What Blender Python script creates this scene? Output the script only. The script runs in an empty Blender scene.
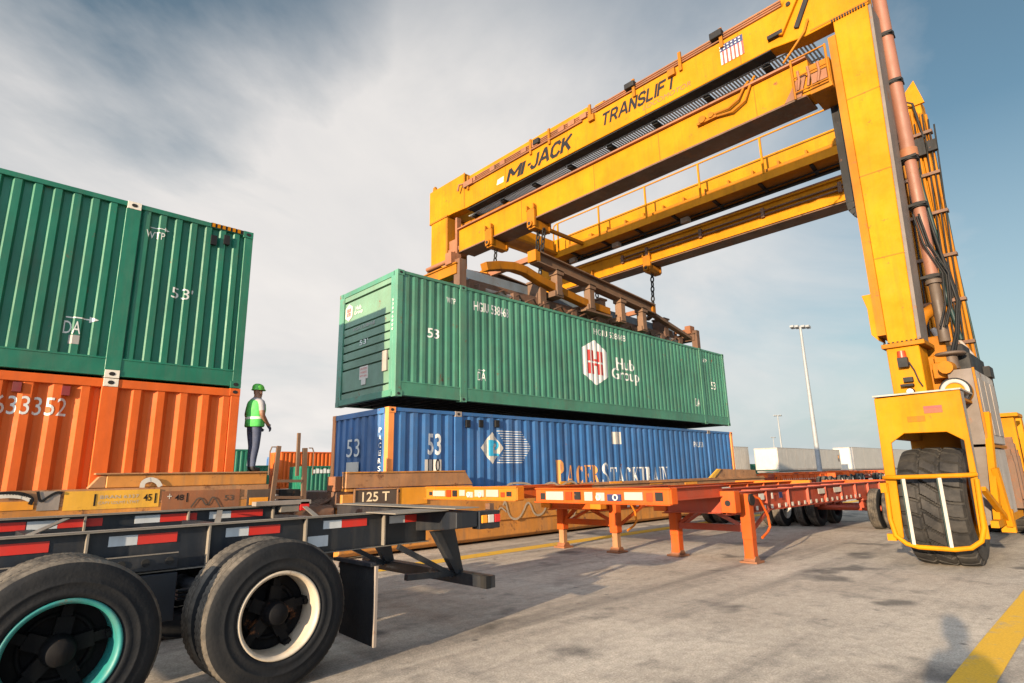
import bpy, bmesh, math, random
from mathutils import Vector, Matrix
random.seed(7)
R = math.radians
scene = bpy.context.scene
COL = scene.collection

# ------------------------------------------------------------------ camera
EYE = 1.55
FPX = 580.68
PITCH, YAW, ROLL = R(12.97018), R(45.86694), R(-1.25005)
cy, sy, cp, sp = math.cos(YAW), math.sin(YAW), math.cos(PITCH), math.sin(PITCH)
FW = Vector((cy*cp, sy*cp, sp)); RT = Vector((sy, -cy, 0)); UP = RT.cross(FW)
cr, sr = math.cos(ROLL), math.sin(ROLL)
RT2 = cr*RT + sr*UP; UP2 = -sr*RT + cr*UP
CAM = Vector((0, 0, EYE))
cd = bpy.data.cameras.new('camera'); cam = bpy.data.objects.new('camera', cd); COL.objects.link(cam)
m = Matrix((RT2, UP2, -FW)).transposed().to_4x4(); m.translation = CAM
cam.matrix_world = m
cd.sensor_width = 36; cd.lens = 36*FPX/1024; cd.clip_end = 5000; cd.clip_start = .05
scene.camera = cam

def ray(u, v):
    return RT2*((u-512)/FPX) + UP2*(-(v-341.5)/FPX) + FW
def onY(u, v, Y): d = ray(u, v); return CAM + d*(Y/d.y)
def onX(u, v, X): d = ray(u, v); return CAM + d*(X/d.x)
def onZ(u, v, Z=0): d = ray(u, v); return CAM + d*((Z-EYE)/d.z)

# ------------------------------------------------------------------ materials
def nodes(name):
    mt = bpy.data.materials.new(name); mt.use_nodes = True
    nt = mt.node_tree; b = nt.nodes['Principled BSDF']
    return mt, nt, b
def N(nt, t, **kw):
    n = nt.nodes.new(t)
    for k, v in kw.items():
        if k.startswith('i_'): n.inputs[k[2:].replace('_', ' ')].default_value = v
        else: setattr(n, k, v)
    return n
def ramp(nt, src, p0, p1, c0=(0,0,0,1), c1=(1,1,1,1)):
    r = N(nt, 'ShaderNodeValToRGB'); e = r.color_ramp.elements
    e[0].position = p0; e[1].position = p1; e[0].color = c0; e[1].color = c1
    nt.links.new(src, r.inputs[0]); return r
def mixc(nt, fac, a, b, mode='MIX'):
    x = N(nt, 'ShaderNodeMix', data_type='RGBA', blend_type=mode)
    for sock, val in ((x.inputs[0], fac), (x.inputs[6], a), (x.inputs[7], b)):
        if hasattr(val, 'is_linked') or hasattr(val, 'links'): nt.links.new(val, sock)
        else: sock.default_value = val if not isinstance(val, tuple) else (*val[:3], 1)
    return x.outputs[2]
def c4(c): return (c[0], c[1], c[2], 1)

def paint(name, col, rough=.5, metal=0, var=.25, rust=0., dirt=.3, scale=1., bump=.05, spec=.5, dent=.22,
          rustcol=(.15,.06,.025), dirtcol=(.12,.1,.075)):
    """weathered paint: slow colour drift, vertical run-off streaks, dirt and rust patches"""
    mt, nt, b = nodes(name); L = nt.links.new
    tc = N(nt, 'ShaderNodeTexCoord'); oi = N(nt, 'ShaderNodeObjectInfo')
    mul = N(nt, 'ShaderNodeVectorMath', operation='SCALE'); L(oi.outputs['Location'], mul.inputs[0]); mul.inputs['Scale'].default_value = .37
    add = N(nt, 'ShaderNodeVectorMath', operation='ADD'); L(tc.outputs['Object'], add.inputs[0]); L(mul.outputs[0], add.inputs[1])
    v = add.outputs[0]
    n1 = N(nt, 'ShaderNodeTexNoise', i_Scale=.8*scale, i_Detail=5, i_Roughness=.6); L(v, n1.inputs['Vector'])
    lo = tuple(c*(1-var) for c in col); hi = tuple(min(1, c*(1+var*.6)) for c in col)
    base = ramp(nt, n1.outputs[0], .3, .7, c4(lo), c4(hi)).outputs[0]
    # streaks
    mp = N(nt, 'ShaderNodeMapping'); mp.inputs['Scale'].default_value = (7*scale, 7*scale, .45*scale); L(v, mp.inputs[0])
    n2 = N(nt, 'ShaderNodeTexNoise', i_Scale=1, i_Detail=4, i_Roughness=.65); L(mp.outputs[0], n2.inputs['Vector'])
    n3 = N(nt, 'ShaderNodeTexNoise', i_Scale=2.3*scale, i_Detail=6, i_Roughness=.7); L(v, n3.inputs['Vector'])
    st = ramp(nt, n2.outputs[0], .48, .78).outputs[0]
    m1 = N(nt, 'ShaderNodeMath', operation='MULTIPLY'); L(st, m1.inputs[0]); m1.inputs[1].default_value = dirt
    base = mixc(nt, m1.outputs[0], base, dirtcol)
    fd = ramp(nt, n3.outputs[0], .5, .8).outputs[0]
    m2 = N(nt, 'ShaderNodeMath', operation='MULTIPLY'); L(fd, m2.inputs[0]); m2.inputs[1].default_value = dirt*.7
    base = mixc(nt, m2.outputs[0], base, dirtcol)
    if rust > 0:
        n4 = N(nt, 'ShaderNodeTexNoise', i_Scale=3.1*scale, i_Detail=8, i_Roughness=.75); L(v, n4.inputs['Vector'])
        rm = ramp(nt, n4.outputs[0], .66-.22*rust, .72-.18*rust).outputs[0]
        base = mixc(nt, rm, base, rustcol)
    L(base, b.inputs['Base Color'])
    rr = ramp(nt, n3.outputs[0], .3, .75, (rough*.8,)*3+(1,), (min(1, rough*1.35),)*3+(1,))
    L(rr.outputs[0], b.inputs['Roughness'])
    b.inputs['Metallic'].default_value = metal
    b.inputs['Specular IOR Level'].default_value = spec
    if bump:
        n6 = N(nt, 'ShaderNodeTexNoise', i_Scale=1.3*scale, i_Detail=2); L(v, n6.inputs['Vector'])
        bp6 = N(nt, 'ShaderNodeBump', i_Strength=dent, i_Distance=.12); L(n6.outputs[0], bp6.inputs['Height'])
        n5 = N(nt, 'ShaderNodeTexNoise', i_Scale=9*scale, i_Detail=4); L(v, n5.inputs['Vector'])
        bp = N(nt, 'ShaderNodeBump', i_Strength=bump, i_Distance=.05); L(n5.outputs[0], bp.inputs['Height']); L(bp6.outputs[0], bp.inputs['Normal']); L(bp.outputs[0], b.inputs['Normal'])
    return mt

M = {}
M['green'] = paint('green_paint', (.007,.135,.078), .5, var=.2, dirt=.22, rust=.10)
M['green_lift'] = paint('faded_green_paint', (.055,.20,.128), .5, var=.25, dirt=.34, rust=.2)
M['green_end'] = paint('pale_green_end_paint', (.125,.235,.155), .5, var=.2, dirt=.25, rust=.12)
M['green_frame'] = paint('green_frame_paint', (.07,.22,.145), .5, var=.25, dirt=.35, rust=.35)
M['orange'] = paint('orange_paint', (.60,.105,.013), .6, var=.15, dirt=.14, rust=.08, spec=.25)
M['blue'] = paint('blue_paint', (.032,.122,.30), .5, var=.22, dirt=.3, rust=.14)
M['orange_post'] = paint('orange_post_paint', (.75,.25,.06), .5, var=.2, dirt=.2, rust=.2)
M['white_cast'] = paint('whitish_casting', (.72,.66,.55), .6, dirt=.4, rust=.25)
M['white'] = paint('white_lettering_paint', (.66,.66,.62), .6, var=.08, dirt=.1, bump=0)
M['cream_letter'] = paint('pale_lettering_paint', (.8,.62,.38), .6, var=.1, dirt=.1, bump=0)
M['orange_letter'] = paint('orange_lettering_paint', (.8,.34,.1), .6, var=.15, dirt=.1, bump=0)
M['red_letter'] = paint('red_lettering_paint', (.6,.05,.04), .6, var=.1, dirt=.1, bump=0)
M['black_letter'] = paint('black_lettering_paint', (.010,.010,.011), .6, var=.2, dirt=.06, bump=0, spec=.2)
M['cyan_letter'] = paint('cyan_lettering_paint', (.03,.35,.55), .6, var=.1, dirt=.1, bump=0)
M['grey_letter'] = paint('faded_grey_lettering_paint', (.35,.33,.3), .6, var=.2, dirt=.2, bump=0)
M['flag_blue'] = paint('flag_blue_paint', (.012,.022,.085), .6, var=.2, dirt=.08, bump=0)
M['yellow'] = paint('crane_yellow_paint', (.43,.165,.002), .62, var=.22, dirt=.34, rust=.14, spec=.12, dirtcol=(.16,.075,.012))
M['yellow_dull'] = paint('worn_crane_yellow_paint', (.31,.112,.004), .62, var=.25, dirt=.4, rust=.25, spec=.15, dirtcol=(.10,.06,.03))
M['rust_orange'] = paint('rusty_orange_steel', (.235,.085,.032), .65, var=.35, dirt=.4, rust=.4)
M['rust'] = paint('brown_rusty_steel', (.115,.058,.034), .75, var=.4, dirt=.5, rust=.6)
M['steel'] = paint('blue_grey_steel', (.17,.215,.26), .5, var=.25, dirt=.4, rust=.25)
M['galv'] = paint('pale_dusty_steel', (.27,.225,.19), .6, var=.25, dirt=.35, rust=.2)
M['pinkpipe'] = paint('reddish_primer_steel', (.20,.08,.048), .55, var=.25, dirt=.35, rust=.2)
M['panel'] = paint('dirty_white_panel', (.32,.28,.245), .6, var=.2, dirt=.55, rust=.3)
M['dark'] = paint('dark_steel', (.012,.012,.013), .65, var=.35, dirt=.16, rust=.12, spec=.25)
M['grate'] = paint('grey_grating', (.30,.33,.35), .6, var=.25, dirt=.4, rust=.1)
M['black'] = paint('black_chassis_paint', (.010,.013,.019), .42, var=.3, dirt=.22, rust=.05)
M['edge'] = paint('worn_dusty_edge_steel', (.19,.165,.135), .65, var=.3, dirt=.3, rust=.1)
M['well'] = paint('ochre_rail_car_paint', (.50,.20,.035), .6, var=.3, dirt=.5, rust=.4)
M['well_brown'] = paint('brown_rail_car_paint', (.36,.17,.07), .65, var=.35, dirt=.5, rust=.5)
M['well_yellow'] = paint('yellow_rail_car_panel', (.66,.34,.03), .5, var=.15, dirt=.3, rust=.15)
M['well_orange'] = paint('orange_rail_car_panel', (.70,.27,.015), .5, var=.15, dirt=.25, rust=.1)
M['plate'] = paint('dark_brown_plate', (.075,.05,.035), .6, var=.3, dirt=.3, rust=.2)
M['chas'] = paint('orange_chassis_paint', (.50,.075,.007), .6, var=.2, dirt=.25, rust=.15, spec=.2)
M['chas_red'] = paint('red_orange_chassis_paint', (.36,.052,.02), .5, var=.25, dirt=.3, rust=.2)
M['chas_yel'] = paint('yellow_orange_chassis_paint', (.52,.15,.008), .6, var=.2, dirt=.25, rust=.15, spec=.2)
M['tape_red'] = paint('red_reflective_tape', (.55,.025,.015), .4, var=.1, dirt=.15, bump=0)
M['tape_white'] = paint('white_reflective_tape', (.52,.54,.55), .4, var=.08, dirt=.2, bump=0)
M['sticker'] = paint('white_sticker', (.56,.52,.45), .5, var=.08, dirt=.2, bump=0)
M['orange_sticker'] = paint('orange_red_sticker', (.8,.12,.02), .5, var=.08, dirt=.2, bump=0)
M['rim_teal'] = paint('turquoise_rim_paint', (.013,.17,.16), .5, var=.25, dirt=.4, rust=.22)
M['rim_cream'] = paint('cream_white_rim_paint', (.44,.37,.285), .5, var=.2, dirt=.45, rust=.2)
M['hub'] = paint('dark_hub_steel', (.004,.004,.005), .65, var=.3, dirt=.12, rust=.12, spec=.12)
M['trailer'] = paint('white_trailer_skin', (.40,.37,.325), .5, var=.06, dirt=.12)
M['trailer_dark'] = paint('grey_trailer_trim', (.16,.15,.14), .6, var=.2, dirt=.3)
M['lamp_steel'] = paint('grey_mast_steel', (.22,.23,.235), .5, var=.1, dirt=.2)
M['amber'] = paint('amber_lens', (.8,.3,.02), .25, var=.05, dirt=.1, bump=0)
M['redlens'] = paint('red_lens', (.6,.02,.02), .25, var=.05, dirt=.1, bump=0)
M['clearlens'] = paint('clear_lens', (.55,.52,.46), .3, var=.05, dirt=.1, bump=0)
M['hose'] = paint('green_black_hose', (.006,.022,.02), .5, var=.2, dirt=.08, spec=.3)
M['hose_black'] = paint('black_hose', (.008,.008,.008), .6, var=.2, dirt=.08, spec=.25)
M['skin'] = paint('skin', (.23,.115,.07), .55, var=.1, dirt=0, bump=0)
M['shirt'] = paint('grey_shirt_cloth', (.26,.25,.26), .9, var=.12, dirt=0, scale=4)
M['jeans'] = paint('dark_blue_denim', (.05,.062,.105), .9, var=.25, dirt=0, scale=4)
M['boots'] = paint('black_boot_leather', (.012,.012,.014), .6, var=.2, dirt=.2)
M['vest'] = paint('lime_green_vest_cloth', (.07,.42,.085), .8, var=.12, dirt=0, scale=4)
M['vest_tape'] = paint('silver_vest_tape', (.55,.6,.5), .5, var=.1, dirt=0)
M['helmet'] = paint('green_helmet_plastic', (.09,.42,.05), .35, var=.05, dirt=.05, bump=0)
M['glove'] = paint('yellow_work_glove', (.6,.42,.1), .9, var=.1, dirt=.2)
M['rail_steel'] = paint('worn_rail_steel', (.22,.17,.13), .4, metal=.6, var=.2, dirt=.3, rust=.4)
M['tan'] = paint('tan_brown_steel', (.15,.082,.045), .7, var=.35, dirt=.45, rust=.35)
M['graf'] = paint('pale_spray_paint', (.40,.30,.20), .7, var=.25, dirt=.35, bump=0)
M['dull_red'] = paint('dull_red_tag', (.22,.02,.02), .5, var=.2, dirt=.2, bump=0)
M['primer'] = paint('grey_brown_primer_steel', (.125,.10,.086), .65, var=.3, dirt=.4, rust=.35)
M['beacon'] = paint('orange_red_beacon_plastic', (.30,.035,.004), .4, var=.05, dirt=.05, bump=0)
M['sun_white'] = paint('dusty_white_paint', (.34,.31,.265), .6, var=.12, dirt=.2, bump=0)  # white darkened for faces in full sun, toning down their brightness
M['void'] = paint('dark_opening', (.01,.01,.01), .9, var=.1, dirt=0, bump=0)

def rubber(name, col=(.022,.022,.024), dust=(.16,.135,.105), amt=.5):
    mt, nt, b = nodes(name); L = nt.links.new
    tc = N(nt, 'ShaderNodeTexCoord')
    n1 = N(nt, 'ShaderNodeTexNoise', i_Scale=3, i_Detail=6, i_Roughness=.7); L(tc.outputs['Object'], n1.inputs['Vector'])
    r = ramp(nt, n1.outputs[0], .4, .75).outputs[0]
    mm = N(nt, 'ShaderNodeMath', operation='MULTIPLY'); L(r, mm.inputs[0]); mm.inputs[1].default_value = amt
    L(mixc(nt, mm.outputs[0], col, dust), b.inputs['Base Color'])
    b.inputs['Roughness'].default_value = .72; b.inputs['Specular IOR Level'].default_value = .18
    n5 = N(nt, 'ShaderNodeTexNoise', i_Scale=40, i_Detail=3); L(tc.outputs['Object'], n5.inputs['Vector'])
    bp = N(nt, 'ShaderNodeBump', i_Strength=.15, i_Distance=.02); L(n5.outputs[0], bp.inputs['Height']); L(bp.outputs[0], b.inputs['Normal'])
    return mt
M['rubber'] = rubber('black_rubber', (.0085,.0095,.0115), (.06,.053,.046), .2)
M['tread'] = rubber('dusty_tread_rubber', (.03,.028,.026), (.22,.185,.145), .75)
M['big_rubber'] = rubber('grey_black_rubber', (.022,.021,.021), (.10,.09,.078), .5)

def ground_mat():
    mt, nt, b = nodes('worn_pavement'); L = nt.links.new
    g = N(nt, 'ShaderNodeNewGeometry'); v = g.outputs['Position']
    n1 = N(nt, 'ShaderNodeTexNoise', i_Scale=.22, i_Detail=6, i_Roughness=.6); L(v, n1.inputs['Vector'])
    n2 = N(nt, 'ShaderNodeTexNoise', i_Scale=1.7, i_Detail=8, i_Roughness=.7); L(v, n2.inputs['Vector'])
    n3 = N(nt, 'ShaderNodeTexNoise', i_Scale=55, i_Detail=5, i_Roughness=.8); L(v, n3.inputs['Vector'])
    base = ramp(nt, n1.outputs[0], .32, .68, (.38,.32,.255,1), (.62,.54,.44,1)).outputs[0]
    # wheel-track streaks along the train
    mp = N(nt, 'ShaderNodeMapping'); mp.inputs['Scale'].default_value = (.05, .9, 1); mp.inputs['Rotation'].default_value = (0,0,R(-4)); L(v, mp.inputs[0])
    ns = N(nt, 'ShaderNodeTexNoise', i_Scale=1.3, i_Detail=5, i_Roughness=.6); L(mp.outputs[0], ns.inputs['Vector'])
    base = mixc(nt, ramp(nt, ns.outputs[0], .48, .66, (0,0,0,1), (.8,.8,.8,1)).outputs[0], base, (.20,.175,.15))
    base = mixc(nt, ramp(nt, n2.outputs[0], .52, .74, (0,0,0,1), (.85,.85,.85,1)).outputs[0], base, (.20,.178,.155))
    # oil spots
    n4 = N(nt, 'ShaderNodeTexNoise', i_Scale=.9, i_Detail=3, i_Roughness=.5); 
    of = N(nt, 'ShaderNodeVectorMath', operation='ADD'); L(v, of.inputs[0]); of.inputs[1].default_value = (31, 7, 3); L(of.outputs[0], n4.inputs['Vector'])
    base = mixc(nt, ramp(nt, n4.outputs[0], .60, .68, (0,0,0,1), (.75,.75,.75,1)).outputs[0], base, (.085,.08,.075))
    # grain: aggregate
    base = mixc(nt, .7, base, ramp(nt, n3.outputs[0], .3, .72, (.2,.2,.2,1), (1.35,1.35,1.35,1)).outputs[0], 'MULTIPLY')
    n8 = N(nt, 'ShaderNodeTexNoise', i_Scale=9, i_Detail=6, i_Roughness=.75); L(v, n8.inputs['Vector'])
    base = mixc(nt, .6, base, ramp(nt, n8.outputs[0], .32, .68, (.62,.62,.62,1), (1.28,1.28,1.28,1)).outputs[0], 'MULTIPLY')
    # small dark specks and pits
    vs = N(nt, 'ShaderNodeTexVoronoi', i_Scale=2.1); L(v, vs.inputs['Vector'])
    base = mixc(nt, ramp(nt, vs.outputs['Distance'], .02, .09, (.8,.8,.8,1), (0,0,0,1)).outputs[0], base, (.07,.06,.055))
    # cracks: warped cell edges
    wv = N(nt, 'ShaderNodeTexNoise', i_Scale=1.1, i_Detail=5); L(v, wv.inputs['Vector'])
    wa = N(nt, 'ShaderNodeVectorMath', operation='SCALE'); L(wv.outputs[1], wa.inputs[0]); wa.inputs['Scale'].default_value = 1.2
    wb = N(nt, 'ShaderNodeVectorMath', operation='ADD'); L(v, wb.inputs[0]); L(wa.outputs[0], wb.inputs[1])
    vc = N(nt, 'ShaderNodeTexVoronoi', feature='DISTANCE_TO_EDGE', i_Scale=.33); L(wb.outputs[0], vc.inputs['Vector'])
    cm = ramp(nt, n1.outputs[0], .46, .6).outputs[0]
    crk = ramp(nt, vc.outputs['Distance'], .002, .007, (.42,.42,.42,1), (0,0,0,1)).outputs[0]
    ck = N(nt, 'ShaderNodeMath', operation='MULTIPLY'); L(crk, ck.inputs[0]); L(cm, ck.inputs[1])
    base = mixc(nt, ck.outputs[0], base, (.14,.12,.10))
    L(base, b.inputs['Base Color'])
    L(ramp(nt, n2.outputs[0], .3, .7, (.95,.95,.95,1), (.75,.75,.75,1)).outputs[0], b.inputs['Roughness'])
    b.inputs['Specular IOR Level'].default_value = .25
    bp = N(nt, 'ShaderNodeBump', i_Strength=.6, i_Distance=.012); L(n3.outputs[0], bp.inputs['Height'])
    bp2 = N(nt, 'ShaderNodeBump', i_Strength=.3, i_Distance=.05); L(n2.outputs[0], bp2.inputs['Height']); L(bp.outputs[0], bp2.inputs['Normal'])
    L(bp2.outputs[0], b.inputs['Normal'])
    return mt
M['ground'] = ground_mat()
def linepaint():
    mt, nt, b = nodes('worn_yellow_line_paint'); L = nt.links.new
    g = N(nt, 'ShaderNodeNewGeometry'); v = g.outputs['Position']
    n2 = N(nt, 'ShaderNodeTexNoise', i_Scale=4, i_Detail=9, i_Roughness=.75); L(v, n2.inputs['Vector'])
    n3 = N(nt, 'ShaderNodeTexNoise', i_Scale=55, i_Detail=5, i_Roughness=.8); L(v, n3.inputs['Vector'])
    base = mixc(nt, ramp(nt, n2.outputs[0], .54, .66).outputs[0], (.66,.37,.02), (.42,.31,.14))
    base = mixc(nt, .5, base, ramp(nt, n3.outputs[0], .3, .72, (.5,.5,.5,1), (1.2,1.2,1.2,1)).outputs[0], 'MULTIPLY')
    L(base, b.inputs['Base Color']); b.inputs['Roughness'].default_value = .8
    bp = N(nt, 'ShaderNodeBump', i_Strength=.3, i_Distance=.01); L(n3.outputs[0], bp.inputs['Height']); L(bp.outputs[0], b.inputs['Normal'])
    return mt
M['line'] = linepaint()

# ------------------------------------------------------------------ mesh building
class MB:
    def __init__(s): s.v = []; s.f = []; s.m = []; s.s = []
    def add(s, vs, fs, mi=0, smooth=False):
        o = len(s.v); s.v += [Vector(p) for p in vs]
        for f in fs: s.f.append([i+o for i in f]); s.m.append(mi); s.s.append(smooth)
        return s
    def box(s, x0, x1, y0, y1, z0, z1, mi=0):
        x0, x1 = sorted((x0, x1)); y0, y1 = sorted((y0, y1)); z0, z1 = sorted((z0, z1))
        v = [(x,y,z) for x in (x0,x1) for y in (y0,y1) for z in (z0,z1)]
        return s.add(v, [(0,1,3,2),(4,6,7,5),(0,4,5,1),(2,3,7,6),(0,2,6,4),(1,5,7,3)], mi)
    def bar(s, a, b, w, h, mi=0, up=(0,0,1)):
        """rectangular bar from a to b, w across, h along up"""
        a, b, up = Vector(a), Vector(b), Vector(up); d = (b-a).normalized()
        r = d.cross(up)
        if r.length < 1e-4: r = d.cross(Vector((1,0,0)))
        r.normalize(); u = r.cross(d)
        v = []
        for p in (a, b):
            for i, j in ((-1,-1),(1,-1),(1,1),(-1,1)): v.append(p + r*(w/2*i) + u*(h/2*j))
        return s.add(v, [(3,2,1,0),(4,5,6,7),(0,1,5,4),(1,2,6,5),(2,3,7,6),(3,0,4,7)], mi)
    def tube(s, a, b, r, n=12, mi=0, r2=None, caps=True):
        a, b = Vector(a), Vector(b); d = (b-a).normalized(); r2 = r if r2 is None else r2
        t = d.cross(Vector((0,0,1)))
        if t.length < 1e-4: t = Vector((1,0,0))
        t.normalize(); u = d.cross(t); v = []
        for p, rr in ((a, r), (b, r2)):
            for k in range(n):
                q = 2*math.pi*k/n; v.append(p + t*(rr*math.cos(q)) + u*(rr*math.sin(q)))
        s.add(v, [(k, (k+1)%n, n+(k+1)%n, n+k) for k in range(n)], mi, True)
        if caps:
            s.add(v[:n], [tuple(range(n))[::-1]], mi); s.add(v[n:], [tuple(range(n))], mi)
        return s
    def pipe(s, pts, r, n=8, mi=0, closed=False):
        pts = [Vector(p) for p in pts]; k = len(pts); v = []; prev = None
        for i, p in enumerate(pts):
            if closed: d = pts[(i+1)%k]-pts[i-1]
            else: d = pts[min(i+1,k-1)]-pts[max(i-1,0)]
            d.normalize()
            if prev is None:
                t = d.cross(Vector((0,0,1)))
                if t.length < 1e-3: t = d.cross(Vector((1,0,0)))
            else: t = prev - d*prev.dot(d)
            t.normalize(); prev = t; u = d.cross(t)
            for q in range(n):
                a = 2*math.pi*q/n; v.append(p + t*(r*math.cos(a)) + u*(r*math.sin(a)))
        fs = []
        for i in range(k if closed else k-1):
            j = (i+1) % k
            for q in range(n): fs.append((i*n+q, i*n+(q+1)%n, j*n+(q+1)%n, j*n+q))
        s.add(v, fs, mi, True)
        if not closed:
            s.add(v[:n], [tuple(range(n))[::-1]], mi); s.add(v[-n:], [tuple(range(n))], mi)
        return s
    def prism(s, poly, axis, a, b, mi=0):
        """poly: 2D points; axis 'x': (y,z), 'y': (x,z), 'z': (x,y)"""
        def P(p, t): return {'x': (t,p[0],p[1]), 'y': (p[0],t,p[1]), 'z': (p[0],p[1],t)}[axis]
        n = len(poly); v = [P(p,a) for p in poly] + [P(p,b) for p in poly]
        fs = [(k,(k+1)%n,n+(k+1)%n,n+k) for k in range(n)] + [tuple(range(n))[::-1], tuple(range(n,2*n))]
        return s.add(v, fs, mi)
    def lathe(s, prof, c, axis, n=48, mi=0, disp=None, closed=True, smooth=True):
        """prof: (offset along axis, radius); axis 'x','y' or 'z'"""
        c = Vector(c); v = []; k = len(prof)
        for i in range(n):
            a = 2*math.pi*i/n
            for j, (o, r) in enumerate(prof):
                if disp: r = r + disp(a, o, r)
                p = {'y': (r*math.cos(a), o, r*math.sin(a)), 'x': (o, r*math.cos(a), r*math.sin(a)), 'z': (r*math.cos(a), r*math.sin(a), o)}[axis]
                v.append(c + Vector(p))
        fs = []
        for i in range(n):
            q = (i+1) % n
            for j in range(k if closed else k-1):
                l = (j+1) % k; fs.append((i*k+j, q*k+j, q*k+l, i*k+l))
        return s.add(v, fs, mi, smooth)
    def build(s, name, mats, parent=None, bevel=0, label=None, fix=True):
        if not isinstance(mats, (list, tuple)): mats = [mats]
        me = bpy.data.meshes.new(name)
        off = root_loc(parent) if parent else Vector((0,0,0))
        me.from_pydata([tuple(p-off) for p in s.v], [], s.f)
        for mt in mats: me.materials.append(mt)
        me.polygons.foreach_set('material_index', s.m)
        me.polygons.foreach_set('use_smooth', s.s)
        if fix:
            bm = bmesh.new(); bm.from_mesh(me); bmesh.ops.recalc_face_normals(bm, faces=bm.faces[:]); bm.to_mesh(me); bm.free()
        me.update()
        o = bpy.data.objects.new(name, me); COL.objects.link(o)
        if parent: o.parent = parent
        if bevel:
            b = o.modifiers.new('bevel', 'BEVEL'); b.width = bevel; b.segments = 1; b.limit_method = 'ANGLE'; b.angle_limit = R(50)
        if label: o['label'] = label
        return o
    def build_each(s, name, mats, parent=None, bevel=0, tol=.004):
        """one object per separate piece: pieces whose boxes touch belong together"""
        par = list(range(len(s.v)))
        def find(a):
            while par[a] != a: par[a] = par[par[a]]; a = par[a]
            return a
        for f in s.f:
            for i in f[1:]: par[find(i)] = find(f[0])
        grp = {}
        for i in range(len(s.v)): grp.setdefault(find(i), []).append(i)
        boxes = [[set(g), [min(s.v[i][k] for i in g)-tol for k in range(3)], [max(s.v[i][k] for i in g)+tol for k in range(3)]] for g in grp.values()]
        merged = True
        while merged:
            merged = False; out = []
            for b in boxes:
                for o in out:
                    if all(b[1][k] <= o[2][k] and o[1][k] <= b[2][k] for k in range(3)):
                        o[0] |= b[0]; o[1] = [min(p, q) for p, q in zip(o[1], b[1])]; o[2] = [max(p, q) for p, q in zip(o[2], b[2])]; merged = True; break
                else: out.append(b)
            boxes = out
        first = None
        for g, _, _ in boxes:
            idx = sorted(g); mp = {v: k for k, v in enumerate(idx)}; m_ = MB(); m_.v = [s.v[i] for i in idx]
            for f, mi, sm in zip(s.f, s.m, s.s):
                if f[0] in mp: m_.f.append([mp[i] for i in f]); m_.m.append(mi); m_.s.append(sm)
            o = m_.build(name, mats, parent, bevel); first = first or o
        return first
def root_loc(p):
    l = Vector((0,0,0))
    while p: l += p.location; p = p.parent
    return l
def thing(name, label, cat, loc=(0,0,0), group=None):
    o = bpy.data.objects.new(name, None); COL.objects.link(o); o.location = loc
    o.empty_display_size = .3
    return tag(o, label, cat, group)
def tag(o, label, cat, group=None):
    o['label'] = label; o['category'] = cat
    if group: o['group'] = group
    return o
def structure(o): o['kind'] = 'structure'; return o
def copy_tree(o, parent=None):
    c = o.copy(); COL.objects.link(c)
    if parent: c.parent = parent
    for ch in list(o.children): copy_tree(ch, c)
    return c

# ------------------------------------------------------------------ lettering
def font_mesh(txt, bold=0., shear=0., space=1.):
    cu = bpy.data.curves.new('lettering_curve', 'FONT'); cu.body = txt; cu.size = 1; cu.offset = bold; cu.shear = shear
    cu.space_character = space; cu.resolution_u = 3
    ob = bpy.data.objects.new('lettering_curve', cu); COL.objects.link(ob)
    dg = bpy.context.evaluated_depsgraph_get(); me = bpy.data.meshes.new_from_object(ob.evaluated_get(dg))
    bm = bmesh.new(); bm.from_mesh(me)
    bpy.data.objects.remove(ob); bpy.data.curves.remove(cu); bpy.data.meshes.remove(me)
    return bm
def place(bm, name, parent, mt, org, u, v, n, off=.004, W=None, H=None, conform=None, breaks=None):
    """flat 2D bmesh (x right, y up) scaled to W x H and laid on a surface: org is its lower-left corner, n the outward normal"""
    xs = [q.co.x for q in bm.verts]; ys = [q.co.y for q in bm.verts]
    x0, x1, y0, y1 = min(xs), max(xs), min(ys), max(ys)
    sxx = W/(x1-x0) if W else None; syy = H/(y1-y0) if H else None
    sxx = sxx or syy or 1.0; syy = syy or sxx
    for q in bm.verts: q.co = Vector(((q.co.x-x0)*sxx, (q.co.y-y0)*syy, q.co.z))
    org, u, v, n = Vector(org), Vector(u), Vector(v), Vector(n)
    if breaks:
        ox = org.dot(u)
        for b in breaks:
            t = b - ox
            if 0 < t < sxx*(x1-x0)+.001:
                bmesh.ops.bisect_plane(bm, geom=bm.verts[:]+bm.edges[:]+bm.faces[:], plane_co=(t,0,0), plane_no=(1,0,0))
    base = root_loc(parent)
    for q in bm.verts:
        p = org + u*q.co.x + v*q.co.y + n*(off + q.co.z)
        if conform: p = p + n*conform(p)
        q.co = p - base
    me = bpy.data.meshes.new(name); bm.to_mesh(me); bm.free(); me.materials.append(mt)
    o = bpy.data.objects.new(name, me); COL.objects.link(o); o.parent = parent
    return o
def text(txt, *a, bold=0., shear=0., space=1., **k): return place(font_mesh(txt, bold, shear, space), 'lettering', *a, **k)
def poly_bm(polys):
    bm = bmesh.new()
    for i, p in enumerate(polys):
        bm.faces.new([bm.verts.new((x, y, (i % 9)*.0004)) for x, y in p])
    bmesh.ops.triangulate(bm, faces=bm.faces[:])
    return bm
def rect(x0, x1, y0, y1): return [(x0,y0),(x1,y0),(x1,y1),(x0,y1)]
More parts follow.
